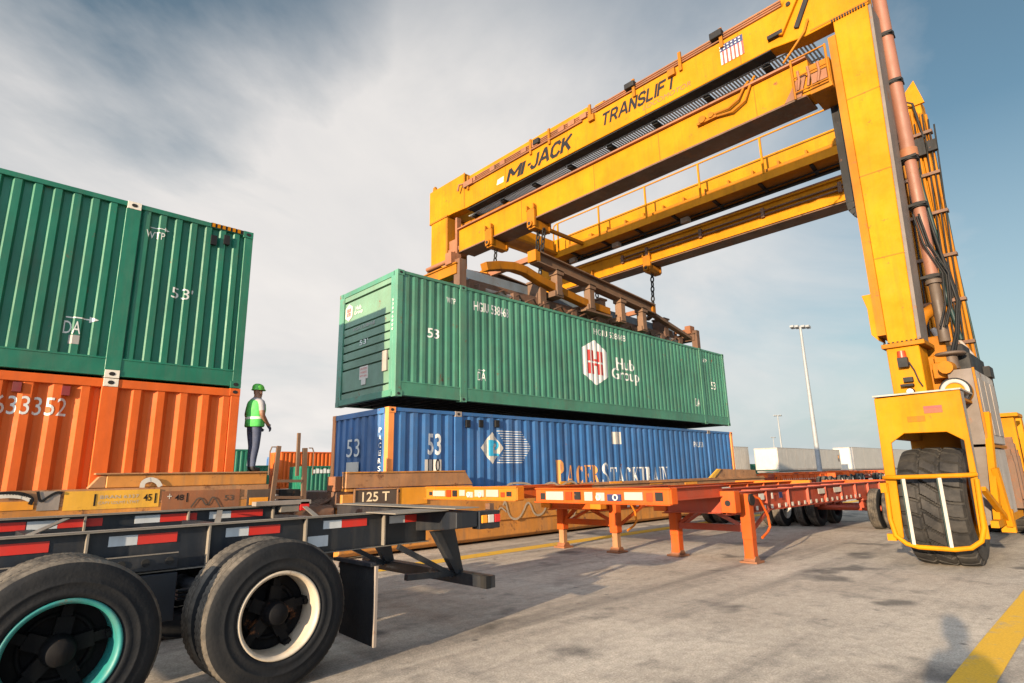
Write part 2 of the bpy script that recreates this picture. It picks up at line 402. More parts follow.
def arcstrip(cx, cy, rx, ry, a0, a1, th, tv, n=12):
    """elliptic stroke as quads; th = thickness at top/bottom, tv = at the sides"""
    out = []
    for i in range(n):
        q = []
        for a in (a0+(a1-a0)*i/n, a0+(a1-a0)*(i+1)/n):
            c, s_ = math.cos(R(a)), math.sin(R(a)); t = th + (tv-th)*abs(c)
            q.append(((cx+rx*c, cy+ry*s_), (cx+(rx-t)*c, cy+(ry-t)*s_)))
        out.append([q[0][0], q[1][0], q[1][1], q[0][1]])
    return out
def ribbon(pts, w):
    out = []
    for a, b in zip(pts, pts[1:]):
        d = Vector((b[0]-a[0], b[1]-a[1]))
        if d.length < 1e-6: continue
        n_ = Vector((-d.y, d.x)).normalized()*w/2; e = d.normalized()*w*.2
        out.append([(a[0]-e.x+n_.x,a[1]-e.y+n_.y),(a[0]-e.x-n_.x,a[1]-e.y-n_.y),(b[0]+e.x-n_.x,b[1]+e.y-n_.y),(b[0]+e.x+n_.x,b[1]+e.y+n_.y)])
    return out
def serif(ch):
    t, w, sf = .07, .165, .05       # hairline, stem, serif overhang
    def stem(x, y0=0, y1=1): return [rect(x, x+w, y0, y1), rect(x-sf, x+w+sf, y0, y0+t), rect(x-sf, x+w+sf, y1-t, y1)]
    if ch == 'P': return stem(.06) + arcstrip(.17, .74, .24, .26, -90, 90, t, w), .46
    if ch == 'R': return stem(.06) + arcstrip(.17, .76, .22, .24, -90, 90, t, w) + [[(.2,.52),(.31,.52),(.5,0),(.39,0)], rect(.36,.55,0,t)], .56
    if ch == 'A': return [[(.04,0),(.07,0),(.27,1),(.24,1)], [(.36,0),(.48,0),(.30,1),(.23,1)], rect(.12,.37,.3,.3+t), rect(0,.12,0,t), rect(.31,.53,0,t)], .54
    if ch == 'C': return arcstrip(.27, .5, .23, .5, 40, 320, t, w, 20) + [rect(.43,.46,.7,.95), rect(.43,.46,.05,.28)], .52
    if ch == 'E': return stem(.06) + [rect(.1,.42,0,t), rect(.1,.42,1-t,1), rect(.1,.32,.49,.49+t), rect(.4,.425,0,.22), rect(.4,.425,.78,1), rect(.3,.325,.4,.6)], .46
    if ch == 'S': return arcstrip(.24, .745, .19, .255, 30, 270, t, w*.8, 14) + arcstrip(.24, .265, .2, .265, -150, 90, t, w*.95, 14) + [rect(.38,.41,.72,.96), rect(.05,.08,.04,.3)], .48
    if ch == 'T': return stem(.18) + [rect(0,.47,1-t,1), rect(0,.025,.76,1), rect(.445,.47,.76,1)], .49
    if ch == 'K': return stem(.06) + [[(.17,.42),(.2,.42),(.46,1),(.42,1)], [(.22,.52),(.33,.6),(.55,0),(.43,0)], rect(.38,.52,1-t,1), rect(.39,.6,0,t)], .6
    if ch == 'I': return stem(.06), .24
    if ch == 'N': return [rect(.08,.105,0,1), rect(.44,.465,0,1), [(.06,1),(.18,1),(.465,0),(.40,0)], rect(.02,.17,0,t), rect(.02,.14,1-t,1), rect(.38,.53,1-t,1)], .55
    return [], .2
def serif_bm(word, heights):
    polys = []; x = 0
    for ch, h in zip(word, heights):
        ps, w = serif(ch)
        polys += [[(x+px*h, py*h) for px, py in p] for p in ps]; x += w*h + .03
    return poly_bm(polys)

STROKES = {'M': [[(0,0),(0,1),(.45,.35),(.9,1),(.9,0)]], 'I': [[(0,0),(0,1)]], 'J': [[(.55,1),(.55,.25),(.42,.04),(.18,.04),(.02,.25)]], 'A': [[(0,0),(.36,1),(.46,1),(.82,0)],[(.15,.33),(.67,.33)]],
 'C': [[(.68,.78),(.52,.97),(.2,.97),(0,.75),(0,.25),(.2,.03),(.52,.03),(.68,.22)]], 'K': [[(0,0),(0,1)],[(.65,1),(.05,.45)],[(.25,.6),(.68,0)]], 'T': [[(0,.95),(.7,.95)],[(.35,.95),(.35,0)]],
 'R': [[(0,0),(0,.95),(.45,.95),(.6,.8),(.6,.6),(.45,.45),(0,.45)],[(.35,.45),(.65,0)]], 'N': [[(0,0),(0,1),(.62,0),(.62,1)]], 'S': [[(.6,.8),(.45,.96),(.15,.96),(0,.8),(0,.65),(.12,.54),(.48,.46),(.6,.35),(.6,.2),(.45,.04),(.15,.04),(0,.2)]],
 'L': [[(0,1),(0,.05),(.55,.05)]], 'F': [[(0,0),(0,.95),(.58,.95)],[(0,.52),(.48,.52)]], '-': [[(0,.45),(.3,.45)]]}
def stroke_bm(word, w=.235, shear=.25, gap=.26):
    polys = []; x = 0
    for ch in word:
        wd = max(p[0] for st in STROKES[ch] for p in st)
        for st in STROKES[ch]: polys += [[(x+px+py*shear, py) for px, py in q] for q in ribbon(st, w)]
        x += wd+gap
    return poly_bm(polys)
# ------------------------------------------------------------------ setting
def world():
    w = bpy.data.worlds.new('World'); scene.world = w; w.use_nodes = True
    nt = w.node_tree; L = nt.links.new; bg = nt.nodes['Background']
    sky = N(nt, 'ShaderNodeTexSky', sky_type='NISHITA', sun_disc=False)
    sky.sun_elevation = SUN_EL; sky.sun_rotation = math.atan2(-SUN_DIR.x, -SUN_DIR.y)
    sky.air_density = 1.0; sky.dust_density = 1.6; sky.ozone_density = 1.5
    tc = N(nt, 'ShaderNodeTexCoord'); v = tc.outputs['Generated']
    sep = N(nt, 'ShaderNodeSeparateXYZ'); L(v, sep.inputs[0])
    za = N(nt, 'ShaderNodeMath', operation='ADD'); L(sep.outputs[2], za.inputs[0]); za.inputs[1].default_value = .22
    zm = N(nt, 'ShaderNodeMath', operation='MAXIMUM'); L(za.outputs[0], zm.inputs[0]); zm.inputs[1].default_value = .05
    dv = N(nt, 'ShaderNodeVectorMath', operation='DIVIDE'); L(v, dv.inputs[0])
    cb = N(nt, 'ShaderNodeCombineXYZ')
    for i in range(3): L(zm.outputs[0], cb.inputs[i])
    L(cb.outputs[0], dv.inputs[1])
    mp = N(nt, 'ShaderNodeMapping'); mp.inputs['Rotation'].default_value = (0, 0, R(-50)); mp.inputs['Scale'].default_value = (.9, 1.3, .6); L(dv.outputs[0], mp.inputs[0])
    mp.inputs['Location'].default_value = CLOUD_LOC
    n1 = N(nt, 'ShaderNodeTexNoise', i_Scale=1.0, i_Detail=9, i_Roughness=.57, i_Distortion=.4); L(mp.outputs[0], n1.inputs['Vector'])
    # the bank of thin cloud lies to the left, the sky clears to the right
    dt = N(nt, 'ShaderNodeVectorMath', operation='DOT_PRODUCT'); L(v, dt.inputs[0]); dt.inputs[1].default_value = CLOUD_DIR
    dm = N(nt, 'ShaderNodeMath', operation='MULTIPLY_ADD'); L(dt.outputs['Value'], dm.inputs[0]); dm.inputs[1].default_value = 1.4; dm.inputs[2].default_value = -1.10
    ad = N(nt, 'ShaderNodeMath', operation='ADD'); L(n1.outputs[0], ad.inputs[0]); L(dm.outputs[0], ad.inputs[1])
    msk = ramp(nt, ad.outputs[0], .24, .74, (0,0,0,1), (.96,.96,.96,1)).outputs[0]
    def MA(op, p, q, r=None):
        n = N(nt, 'ShaderNodeMath', operation=op)
        for i, x in enumerate((p, q, r)):
            if x is None: continue
            if isinstance(x, (int, float)): n.inputs[i].default_value = x
            else: L(x, n.inputs[i])
        return n.outputs[0]
    # the bank thins out overhead
    hi = ramp(nt, sep.outputs[2], .60, .80, (1,1,1,1), (.25,.25,.25,1)).outputs[0]
    msk = MA('MULTIPLY', msk, hi)
    mp2 = N(nt, 'ShaderNodeMapping'); mp2.inputs['Location'].default_value = (3.1, 1.7, .4); mp2.inputs['Scale'].default_value = (1.6, 2.4, 1); L(mp.outputs[0], mp2.inputs[0])
    n2 = N(nt, 'ShaderNodeTexNoise', i_Scale=.9, i_Detail=8, i_Roughness=.55); L(mp2.outputs[0], n2.inputs['Vector'])
    # an open blue gap high on the left
    gp = N(nt, 'ShaderNodeVectorMath', operation='DOT_PRODUCT'); L(v, gp.inputs[0]); gp.inputs[1].default_value = tuple(ray(140, -70).normalized())
    gn = MA('MULTIPLY_ADD', n2.outputs[0], .9, MA('MULTIPLY_ADD', gp.outputs['Value'], 8.0, -7.42))
    msk = MA('MULTIPLY', msk, ramp(nt, gn, .62, .98, (1,1,1,1), (.05,.05,.05,1)).outputs[0])
    # thin veil near the horizon, weaker to the right
    hz = ramp(nt, sep.outputs[2], -.02, .46, (.97,.97,.97,1), (.06,.06,.06,1)).outputs[0]
    hz = MA('MULTIPLY', hz, ramp(nt, dt.outputs['Value'], .30, .66, (.62,.62,.62,1), (1,1,1,1)).outputs[0])
    # extra brightness added to the unseen sky on the sun's side, filling the shadows
    sd = N(nt, 'ShaderNodeVectorMath', operation='DOT_PRODUCT'); L(v, sd.inputs[0]); sd.inputs[1].default_value = tuple(-SUN_DIR)
    sky_fill = ramp(nt, sd.outputs['Value'], 0.0, .9).outputs[0]
    clear = mixc(nt, 1.0, sky.outputs[0], SKY_TINT, 'MULTIPLY')
    veil = mixc(nt, hz, clear, HAZE_COL)
    cc = ramp(nt, n2.outputs[0], .36, .62, (CLOUD_COL[0]*.89, CLOUD_COL[1]*.905, CLOUD_COL[2]*.925, 1), (*CLOUD_COL, 1)).outputs[0]
    col = mixc(nt, msk, veil, cc)
    col = mixc(nt, sky_fill, col, SKY_FILL_COL)
    L(col, bg.inputs['Color']); bg.inputs['Strength'].default_value = SKY_STRENGTH
SUN_DIR = Vector((.9605, .2001, -.1935)).normalized()
SUN_EL = math.asin(-SUN_DIR.z)
SKY_STRENGTH = .065
CLOUD_LOC = (0, 0, 0)
CLOUD_DIR = tuple(Vector((.35, .9, .32)).normalized())
CLOUD_COL = (5.25, 5.0, 4.8)
SKY_TINT = (.68, .83, .78)
HAZE_COL = (3.45, 3.85, 4.05)
SKY_FILL_COL = (10.8, 12.4, 14.6)
world()
sl = bpy.data.lights.new('sun', 'SUN'); so = bpy.data.objects.new('sun', sl); COL.objects.link(so)
sl.energy = 4.3; sl.angle = R(.6); sl.color = (1, .785, .53)
so.rotation_euler = SUN_DIR.to_track_quat('-Z', 'Y').to_euler(); so.location = (-20, -5, 30)
vs = scene.view_settings; vs.view_transform = 'Standard'; vs.look = 'None'; vs.exposure = 1.4; vs.gamma = 1
scene.cycles.use_denoising = True
scene.cycles.filter_width = 1.5

g = MB(); S = 1500
g.add([(-S,-S,0),(S,-S,0),(S,S,0),(-S,S,0)], [(0,1,2,3)])
structure(g.build('ground', M['ground']))
l = MB()
for a, b, yc, w in ((-30, 60, 9.36, .42), (-10, 120, 1.08, .26)):
    n_ = 60
    vsx = [a+(b-a)*i/n_ for i in range(n_+1)]
    vv = []
    for x in vsx:
        k = random.uniform(-.012, .012); vv += [(x, yc-w/2+k, .004), (x, yc+w/2+k*.6, .004)]
    l = MB().add(vv, [(2*i, 2*i+2, 2*i+3, 2*i+1) for i in range(n_)])
    structure(l.build('painted_line', M['line']))

# railway under the well cars
for yy in (11.66, 13.1):
    r = MB().prism([(yy-.07,.006),(yy+.07,.006),(yy+.03,.03),(yy+.036,.09),(yy-.036,.09),(yy-.03,.03)], 'x', -40, 70)
    structure(r.build('rail', M['rail_steel']))

# ------------------------------------------------------------------ containers
def corr_profile(pitch, fa, fb, fc, depth, x0):
    def d(x):
        t = ((x-x0)/pitch) % 1.0
        if t > .99999: t = 0
        if t < fa: return 0
        if t < fb: return depth*(t-fa)/(fb-fa)
        if t < fc: return depth
        return depth*(1-(t-fc)/(1-fc))
    def breaks(a, b):
        out = []
        k0 = int(math.floor((a-x0)/pitch))-1; k1 = int((b-x0)/pitch)+2
        for k in range(k0, k1):
            for f in (0, fa, fb, fc):
                x = x0+(k+f)*pitch
                if a < x < b: out.append(x)
        return sorted(out)
    return d, breaks

class Container:
    def __init__(s, label, x0, x1, y0, y1, z0, z1, mside, mframe, mpost, mend, cast, prof, inset=.014, bot=.22, top=.09, far_end='door', cat='container'):
        s.x0, s.x1, s.y0, s.y1, s.z0, s.z1 = x0, x1, y0, y1, z0, z1
        s.root = thing('shipping_container', label, cat, ((x0+x1)/2, (y0+y1)/2, z0))
        s.inset = inset
        s.px = (x0+1.98, x1-1.98)
        pw = .11
        s.pw = pw
        s.depth, s.breaks = corr_profile(*prof, x0)
        zb, zt = z0+bot, z1-top
        s.zb, s.zt = zb, zt
        # the segments between posts
        segs = [(x0+.14, s.px[0]-pw), (s.px[0]+pw, s.px[1]-pw), (s.px[1]+pw, x1-.14)]
        s.side = None
        for yo, sg in ((y0, 1), (y1, -1)):
            b = MB()
            for a, c in segs:
                xs = [a]+s.breaks(a, c)+[c]; v = []
                for x in xs:
                    y = yo + sg*(inset+s.depth(x)); v += [(x, y, zb-.01), (x, y, zt+.01)]
                b.add(v, [(2*i, 2*i+2, 2*i+3, 2*i+1) for i in range(len(xs)-1)])
            o = b.build('side_panel', mside, s.root, fix=False)
            if s.side is None: s.side = o
        # frame: rails and corner posts
        f = MB()
        for yo, sg in ((y0, 1), (y1, -1)):
            ya, yb = sorted((yo, yo+sg*.07)); yb2 = yo+sg*.1
            f.box(x0+.14, x1-.14, yo, yb2, zt, z1-.004)
            f.box(x0+.14, x1-.14, yo+sg*.003, yo+sg*.1, z0+.03, zb)
            f.box(x0+.14, x1-.14, yo-sg*.004, yo+sg*.06, zb-.035, zb-.012)
            f.box(x0+.14, x1-.14, yo-sg*.004, yo+sg*.12, z0+.028, z0+.05)
        for xe, sg in ((x0, 1), (x1, -1)):
            f.box(xe, xe+sg*.12, y0+.14, y1-.14, z1-.13, z1-.003)
            f.box(xe, xe+sg*.12, y0+.14, y1-.14, z0+.02, z0+.17)
        f.build('frame', mframe, s.root, bevel=.006)
        for xe, sg in ((x0, 1), (x1, -1)):
            for yo, sy_ in ((y0, 1), (y1, -1)):
                MB().box(xe-sg*.002, xe+sg*.15, yo-sy_*.002, yo+sy_*.15, z0+.12, z1-.12).build('corner_post', mend, s.root, bevel=.006)
        for xp in s.px:
            for yo, sg in ((y0, 1), (y1, -1)):
                MB().box(xp-pw, xp+pw, yo-sg*.006, yo+sg*.1, z0+.125, z1-.125).build('lifting_post', mpost, s.root, bevel=.006)
        # roof and floor
        rf = MB(); nx = 40
        for i in range(nx):
            a = x0+.12+(x1-x0-.24)*i/nx; c = x0+.12+(x1-x0-.24)*(i+1)/nx; q = a+(c-a)*.55
            rf.box(a, q, y0+.06, y1-.06, z1-.03, z1-.006); rf.box(q, c, y0+.06, y1-.06, z1-.045, z1-.022)
        rf.build('roof', mframe, s.root)
        fl = MB().box(x0+.13, x1-.13, y0+.1, y1-.1, z0+.13, z0+.16)
        k = int((x1-x0)/.36)
        for i in range(k):
            x = x0+.3+i*.36; fl.box(x-.03, x+.03, y0+.1, y1-.1, z0+.035, z0+.128)
        fl.build('floor', M['dark'], s.root)
        # castings with lashing holes
        for xp, w in ((x0+.09, .09), (s.px[0], .1), (s.px[1], .1), (x1-.09, .09)):
            for yo, sg in ((y0, 1), (y1, -1)):
                for za, zc in ((z0, z0+.125), (z1-.125, z1+.003)):
                    cst = MB().box(xp-w, xp+w, yo-sg*.012, yo+sg*.17, za, zc)
                    zc_ = (za+zc)/2
                    hole = [(xp+.045*math.cos(t*math.pi/6)*1.0, zc_+.032*math.sin(t*math.pi/6)) for t in range(12)]
                    cst.prism(hole, 'y', yo-sg*.0155, yo-sg*.0125, 1)
                    cst.build('corner_casting', [cast, M['void']], s.root, bevel=.005)
        if far_end == 'door': s.doors(x1, 1, mside)
    def doors(s, xe, sg, mt):
        ym = (s.y0+s.y1)/2
        for a, c in ((s.y0+.15, ym-.01), (ym+.01, s.y1-.15)):
            d = MB()
            d.box(xe-sg*.06, xe-sg*.02, a, c, s.z0+.18, s.z1-.14)
            for k in range(5):
                z = s.z0+.35+k*.5; d.box(xe-sg*.021, xe-sg*.004, a+.08, c-.08, z, z+.36)
            do = d.build('door', mt, s.root)
            for q in (.25, .75):
                yq = a+(c-a)*q
                MB().tube((xe+sg*.02, yq, s.z0+.1), (xe+sg*.02, yq, s.z1-.08), .02, 8).build('lock_rod', M['galv'], do)
    def end_vertical(s, xe, sg, mt, pitch=.3, depth=.04):
        """front wall with upright corrugations; xe is the plane, sg +1 when it faces -X"""
        v = []; y = s.y0+.15; prof = []
        while y < s.y1-.15:
            for f, d in ((0, 0), (.4, 0), (.52, depth), (.88, depth)):
                if y+f*pitch < s.y1-.15: prof.append((y+f*pitch, d))
            y += pitch
        prof.append((s.y1-.15, 0))
        for yy, d in prof: v += [(xe+sg*(.02+d), yy, s.z0+.16), (xe+sg*(.02+d), yy, s.z1-.12)]
        return MB().add(v, [(2*i, 2*i+2, 2*i+3, 2*i+1) for i in range(len(prof)-1)]).build('end_wall', mt, s.root, fix=False)
    def paint(s, txt, u, v, u2, v2, mt, **k):
        """lettering on the near side; (u,v) lower left, (u2,v2) upper right as measured on the photo, on this side's own plane"""
        a = onY(u, v, s.y0); b = onY(u2, v2, s.y0)
        return s.put(font_mesh(txt, k.pop('bold', 0), k.pop('shear', 0), k.pop('space', 1)), a.x, a.z, b.x-a.x, k.pop('H', b.z-a.z), mt, **k)
    def put(s, bm, x, z, W, H, mt, off=.004, name='lettering'):
        return place(bm, name, s.side, mt, (x, s.y0, z), (1,0,0), (0,0,1), (0,-1,0), off, W, H,
                     conform=lambda p: -(s.inset+s.depth(p.x)), breaks=s.breaks(x, x+W))

# left stack
cgl = Container('dark green corrugated container on top of the orange container at the left', -12.4, 3.74, 11.0, 13.62, 3.20, 6.235,
                M['green'], M['green'], M['green'], M['green'], M['green'], (.247, .36, .50, .86, .048), bot=.33)
cgl.doors(cgl.x1, 1, M['green'])
cgl.paint("53'", 171, 297, 195, 284, M['white'], H=.2)
cgl.paint("WTP", 146, 236, 166, 229, M['white'], H=.13)
cgl.paint("DA", 63, 332, 82, 321, M['white'], H=.2)
def arrow(): return poly_bm([rect(0,.8,.42,.58), [(.72,.1),(1,.5),(.72,.9)]])
a_ = onY(66, 319, 11.0); cgl.put(arrow(), a_.x, a_.z, .42, .1, M['white'])
a_ = onY(151, 228, 11.0); cgl.put(arrow(), a_.x, a_.z, .3, .07, M['white'])
a_ = onY(68, 343, 11.0); cgl.put(poly_bm([rect(0,1,0,1)]), a_.x, a_.z, .14, .14, M['grey_letter'])
for q in (214, 227):
    a_ = onY(q, 238, 11.0); MB().box(a_.x-.05, a_.x+.05, 10.985, 11.04, a_.z-.13, a_.z+.05).build('marker_plate', M['dark'], cgl.root)
t_ = MB()
for i in range(6):
    x = 3.0+i*.09; t_.box(x, x+.05, 10.994, 11.08, 6.16, 6.2375)
t_.build('hazard_stripe', M['yellow'], cgl.root)
MB().box(2.98, 3.56, 10.997, 11.02, 6.155, 6.2345).build('hazard_strip', M['black_letter'], cgl.root)

col_ = Container('orange corrugated container numbered 633352 under the dark green container at the left', -12.4, 3.74, 11.0, 13.62, .16, 3.185,
                 M['orange'], M['orange'], M['orange'], M['orange'], M['orange'], (.345, .30, .50, .72, .064), bot=.2, top=.14)
col_.paint("633352", -8, 413, 68, 401.5, M['white'], H=.27)
for q, vv in ((17, 386), (66, 390)):
    a_ = onY(q, vv, 11.0); MB().box(a_.x-.05, a_.x+.05, 10.99, 11.05, a_.z-.08, a_.z+.06).build('marker_plate', M['dull_red'], col_.root)
# pale castings of the left stack at its lifting posts
for o in list(cgl.root.children)+list(col_.root.children):
    if o.name.startswith('corner_casting'):
        c0 = sum((Vector(b) for b in o.bound_box), Vector())/8 + o.parent.location
        if abs(c0.x-cgl.px[1]) < .05: o.data.materials[0] = M['white_cast']

# blue container in the right hand well car
cbl = Container('blue corrugated container with orange end posts standing in the rail car under the lifted container', 7.0, 23.46, 11.2, 13.8, .16, 3.10,
                M['blue'], M['blue'], M['blue'], M['orange_post'], M['galv'], (.335, .36, .56, .78, .027), bot=.2)
for o in cbl.root.children:
    if o.name.startswith('corner_casting'):
        c0 = sum((Vector(b) for b in o.bound_box), Vector())/8 + o.parent.location
        if c0.x < 7.3 or c0.x > 23.2: o.data.materials[0] = M['orange_post']
ew = cbl.end_vertical(7.0, 1, M['blue'])
def end_text(par, txt, x, yl, yr, z, H, mt, conform=None, **k):
    return text(txt, par, mt, (x, yl, z), (0,-1,0), (0,0,1), (-1,0,0), off=.006, W=yl-yr, H=H, **k)
end_text(ew, '53', 6.992, 13.0, 12.4, 2.05, .42, M['white'])
MB().box(6.99, 7.012, 12.45, 13.0, 1.55, 1.93).build('label_panel', M['sticker'], ew)
for i in range(7): end_text(ew, 'PACERST'[i], 6.995, 11.57, 11.46, 2.55-.17*i, .11, M['white'])
cbl.paint('53', 428, 455, 441.5, 438, M['white'], bold=.02, H=.50)
a_ = onY(425, 474, 11.2); b_ = onY(442.5, 459.5, 11.2)
cbl.put(poly_bm([rect(0,1,0,1)]), a_.x, a_.z-.05, b_.x-a_.x, b_.z-a_.z+.05, M['sticker'])
cbl.paint('110', 428, 472, 440, 461.5, M['black_letter'], off=.008, H=.3)
# diamond emblem with speed lines
a_ = onY(481, 449, 11.2); b_ = onY(504, 449, 11.2); W_ = b_.x-a_.x; top_ = onY(492, 432, 11.2).z; bt_ = onY(492, 464, 11.2).z
cbl.put(poly_bm([[(0,.5),(.5,0),(1,.5),(.5,1)]]), a_.x, bt_, W_, top_-bt_, M['sticker'])
pb = poly_bm([rect(0,.42,0,1), rect(.42,1,0,.16)] + arcstrip(.62,.68,.38,.32,-90,200,.2,.22,14))
cbl.put(pb, a_.x+W_*.34, bt_+(top_-bt_)*.25, W_*.44, (top_-bt_)*.5, M['cyan_letter'], off=.009)
ln = []
for i in range(14):
    z = i/13; e = 1-abs(z-.5)*.5
    ln.append(rect(.02+.25*(1-abs(2*z-1)) if abs(z-.5) < .45 else .02, e, z*.95, z*.95+.02))
a2 = onY(494.5, 463, 11.2); b2 = onY(527, 432, 11.2)
cbl.put(poly_bm(ln), a2.x+.12, a2.z, b2.x-a2.x, b2.z-a2.z, M['white'], off=.003)
# the big serif name, its foot hidden by the car side
a_ = onY(557, 487, 11.2); b_ = onY(601, 487, 11.2); hP = onY(557, 460, 11.2).z-a_.z
cbl.put(serif_bm('PACER', [1,.8,.8,.8,.8]), a_.x, a_.z, b_.x-a_.x, hP, M['orange_letter'])
a_ = onY(604, 487, 11.2); b_ = onY(669.5, 487, 11.2)
cbl.put(serif_bm('STACKTRAIN', [1]+[.8]*9), a_.x, a_.z, b_.x-a_.x, hP*.98, M['white'])
for u_, v_, w_, h_ in ((613, 444, 4, 12), (617.5, 444, 3.6, 12)):
    a_ = onY(u_, v_, 11.2); b_ = onY(u_+w_, v_-h_, 11.2); cbl.put(poly_bm([rect(0,1,0,1)]), a_.x, a_.z, b_.x-a_.x, b_.z-a_.z, M['sticker'])
cbl.paint('PACU 538', 695, 447, 703.5, 442, M['white'], H=.2)
for u_ in (468, 481, 497): 
    a_ = onY(u_, 424, 11.2); MB().box(a_.x-.06, a_.x+.06, 11.17, 11.24, a_.z-.08, a_.z+.1).build('marker_plate', M['dark'], cbl.root)

# lifted container
cl = Container('faded green container with red and white hexagon emblem hanging under the crane spreader', 7.12, 23.3, 11.15, 13.95, 3.345, 6.36,
               M['green_lift'], M['green_lift'], M['green_lift'], M['green_frame'], M['green_frame'], (.245, .36, .54, .78, .019), bot=.36, top=.08)
# horizontally ribbed front wall
zr = [3.51, 3.70, 4.28, 4.51, 4.74, 4.95, 5.17, 5.39]
pr = [(3.51, .03)]
for i, z in enumerate(zr[1:]):
    pr += [(z-.052, .022), (z-.051, .11), (z, .11), (z+.001, .040)]
pr += [(6.06, .04), (6.061, .11), (6.105, .11), (6.106, .02), (6.235, .02)]
v_ = []
for z, d in pr: v_ += [(7.12+d, 11.3, z), (7.12+d, 13.8, z)]
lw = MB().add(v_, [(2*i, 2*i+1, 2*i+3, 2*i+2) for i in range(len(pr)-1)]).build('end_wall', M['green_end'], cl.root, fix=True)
fr = MB().box(7.115, 7.17, 11.3, 11.42, 3.5, 6.24).box(7.115, 7.17, 13.7, 13.8, 3.5, 6.24)
fr.build_each('wall_frame', M['green_frame'], cl.root, bevel=.005)
def hexa(): return poly_bm([[(.5,0),(1,.22),(1,.78),(.5,1),(0,.78),(0,.22)]])
def redh(): return poly_bm([rect(0,.16,0,.46), rect(.24,.40,0,.46), rect(.60,.76,0,.46), rect(.84,1,0,.46), rect(0,.16,.54,1), rect(.24,.40,.54,1), rect(.60,.76,.54,1), rect(.84,1,.54,1), rect(.42,.58,.36,.46), rect(.42,.58,.54,.64)])
place(hexa(), 'emblem', lw, M['sticker'], (7.16, 13.66, 5.56), (0,-1,0), (0,0,1), (-1,0,0), off=.012, W=.36, H=.46)
place(redh(), 'emblem', lw, M['red_letter'], (7.16, 13.57, 5.68), (0,-1,0), (0,0,1), (-1,0,0), off=.016, W=.18, H=.22)
end_text(lw, 'Hub', 7.155, 13.13, 12.86, 5.78, .11, M['white']); end_text(lw, 'Group', 7.155, 13.2, 12.78, 5.64, .13, M['white'])
end_text(lw, 'HGIU 538468', 7.14, 13.2, 12.15, 5.235, .085, M['grey_letter'])
end_text(lw, "53'", 7.14, 12.85, 12.45, 4.80, .13, M['white'])
MB().box(7.135, 7.15, 12.4, 12.8, 3.92, 4.24).box(7.135, 7.15, 12.5, 12.7, 3.78, 3.92).build('label_panel', M['sticker'], lw)
for i in range(3): end_text(lw, ('CAUTION', 'OVERSIZE', '9FT 6IN')[i], 7.134, 12.76, 12.44, 4.15-.09*i, .05, M['red_letter'])
MB().box(7.10, 7.14, 11.52, 11.72, 3.98, 4.46).build('document_box', M['panel'], lw)
for i in range(8): end_text(lw, '53846800'[i], 7.112, 11.34, 11.28, 5.6-.1*i, .06, M['white'])
# side lettering
cl.paint('53', 428, 337, 439.5, 328, M['white'], H=.24, bold=.01)
cl.paint('WTP', 447, 302.5, 456, 297, M['white'], H=.15)
cl.paint('HGIU 538468', 474.5, 310, 509, 304, M['white'], H=.26, bold=.01)
cl.paint('DA', 478, 380, 486, 373, M['white'], H=.22)
a_ = onY(478.5, 371, 11.15); cl.put(arrow(), a_.x, a_.z, .25, .07, M['white'])
cl.paint('HGIU 538468', 594, 334, 625, 329, M['white'], H=.2)
a_ = onY(583, 362, 11.15); b_ = onY(608, 362, 11.15); zt_ = onY(595, 340, 11.15).z; zb_ = onY(595, 385, 11.15).z
cl.put(hexa(), a_.x, zb_, b_.x-a_.x, zt_-zb_, M['white'])
cl.put(redh(), a_.x+(b_.x-a_.x)*.2, zb_+(zt_-zb_)*.24, (b_.x-a_.x)*.6, (zt_-zb_)*.52, M['red_letter'], off=.008)
cl.paint('Hub', 617, 368.5, 634, 357, M['white'], H=.38, bold=.008)
cl.paint('Group', 613, 382, 639, 369, M['white'], H=.50, bold=.008)
cl.paint('53', 712, 389, 715.5, 382, M['white'], H=.3); cl.paint('WTP', 702, 362, 706.5, 358, M['white'], H=.16); cl.paint('DA', 696, 406, 700, 400, M['white'], H=.3)
# ------------------------------------------------------------------ well cars
def quad_panel(name, par, mt, u0, v0, u1, v1, Y, th=.012):
    a = onY(u0, v0, Y); b = onY(u1, v1, Y)
    return MB().box(a.x, b.x, Y-th, Y+th, a.z, b.z).build(name, mt, par)
SILL = [(10.80,1.245),(10.80,.50),(10.845,.46),(10.845,.13),(10.93,.06),(11.06,.06),(11.06,1.245)]
def sill(x0, x1, par, mt, mirror=False):
    p = SILL if not mirror else [(24.76-y, z) for y, z in SILL][::-1]
    return MB().prism(p, 'x', x0, x1).build('side_sill', mt, par, bevel=.01)
wr = thing('rail_well_car', 'long ochre rail well car with graffiti carrying the blue container', 'rail car', (14.5, 12.38, 0))
sw = sill(5.75, 25.2, wr, M['well']); sill(5.75, 25.2, wr, M['well_brown'], True)
MB().box(7.1, 25.1, 10.786, 10.799, 1.06, 1.212).build('side_band', M['well_brown'], wr)
tr = MB().box(8.8, 25.1, 10.785, 11.07, 1.247, 1.30).box(8.8, 25.1, 10.74, 10.80, 1.215, 1.25); tr.build('top_chord', M['well_brown'], wr, bevel=.008)
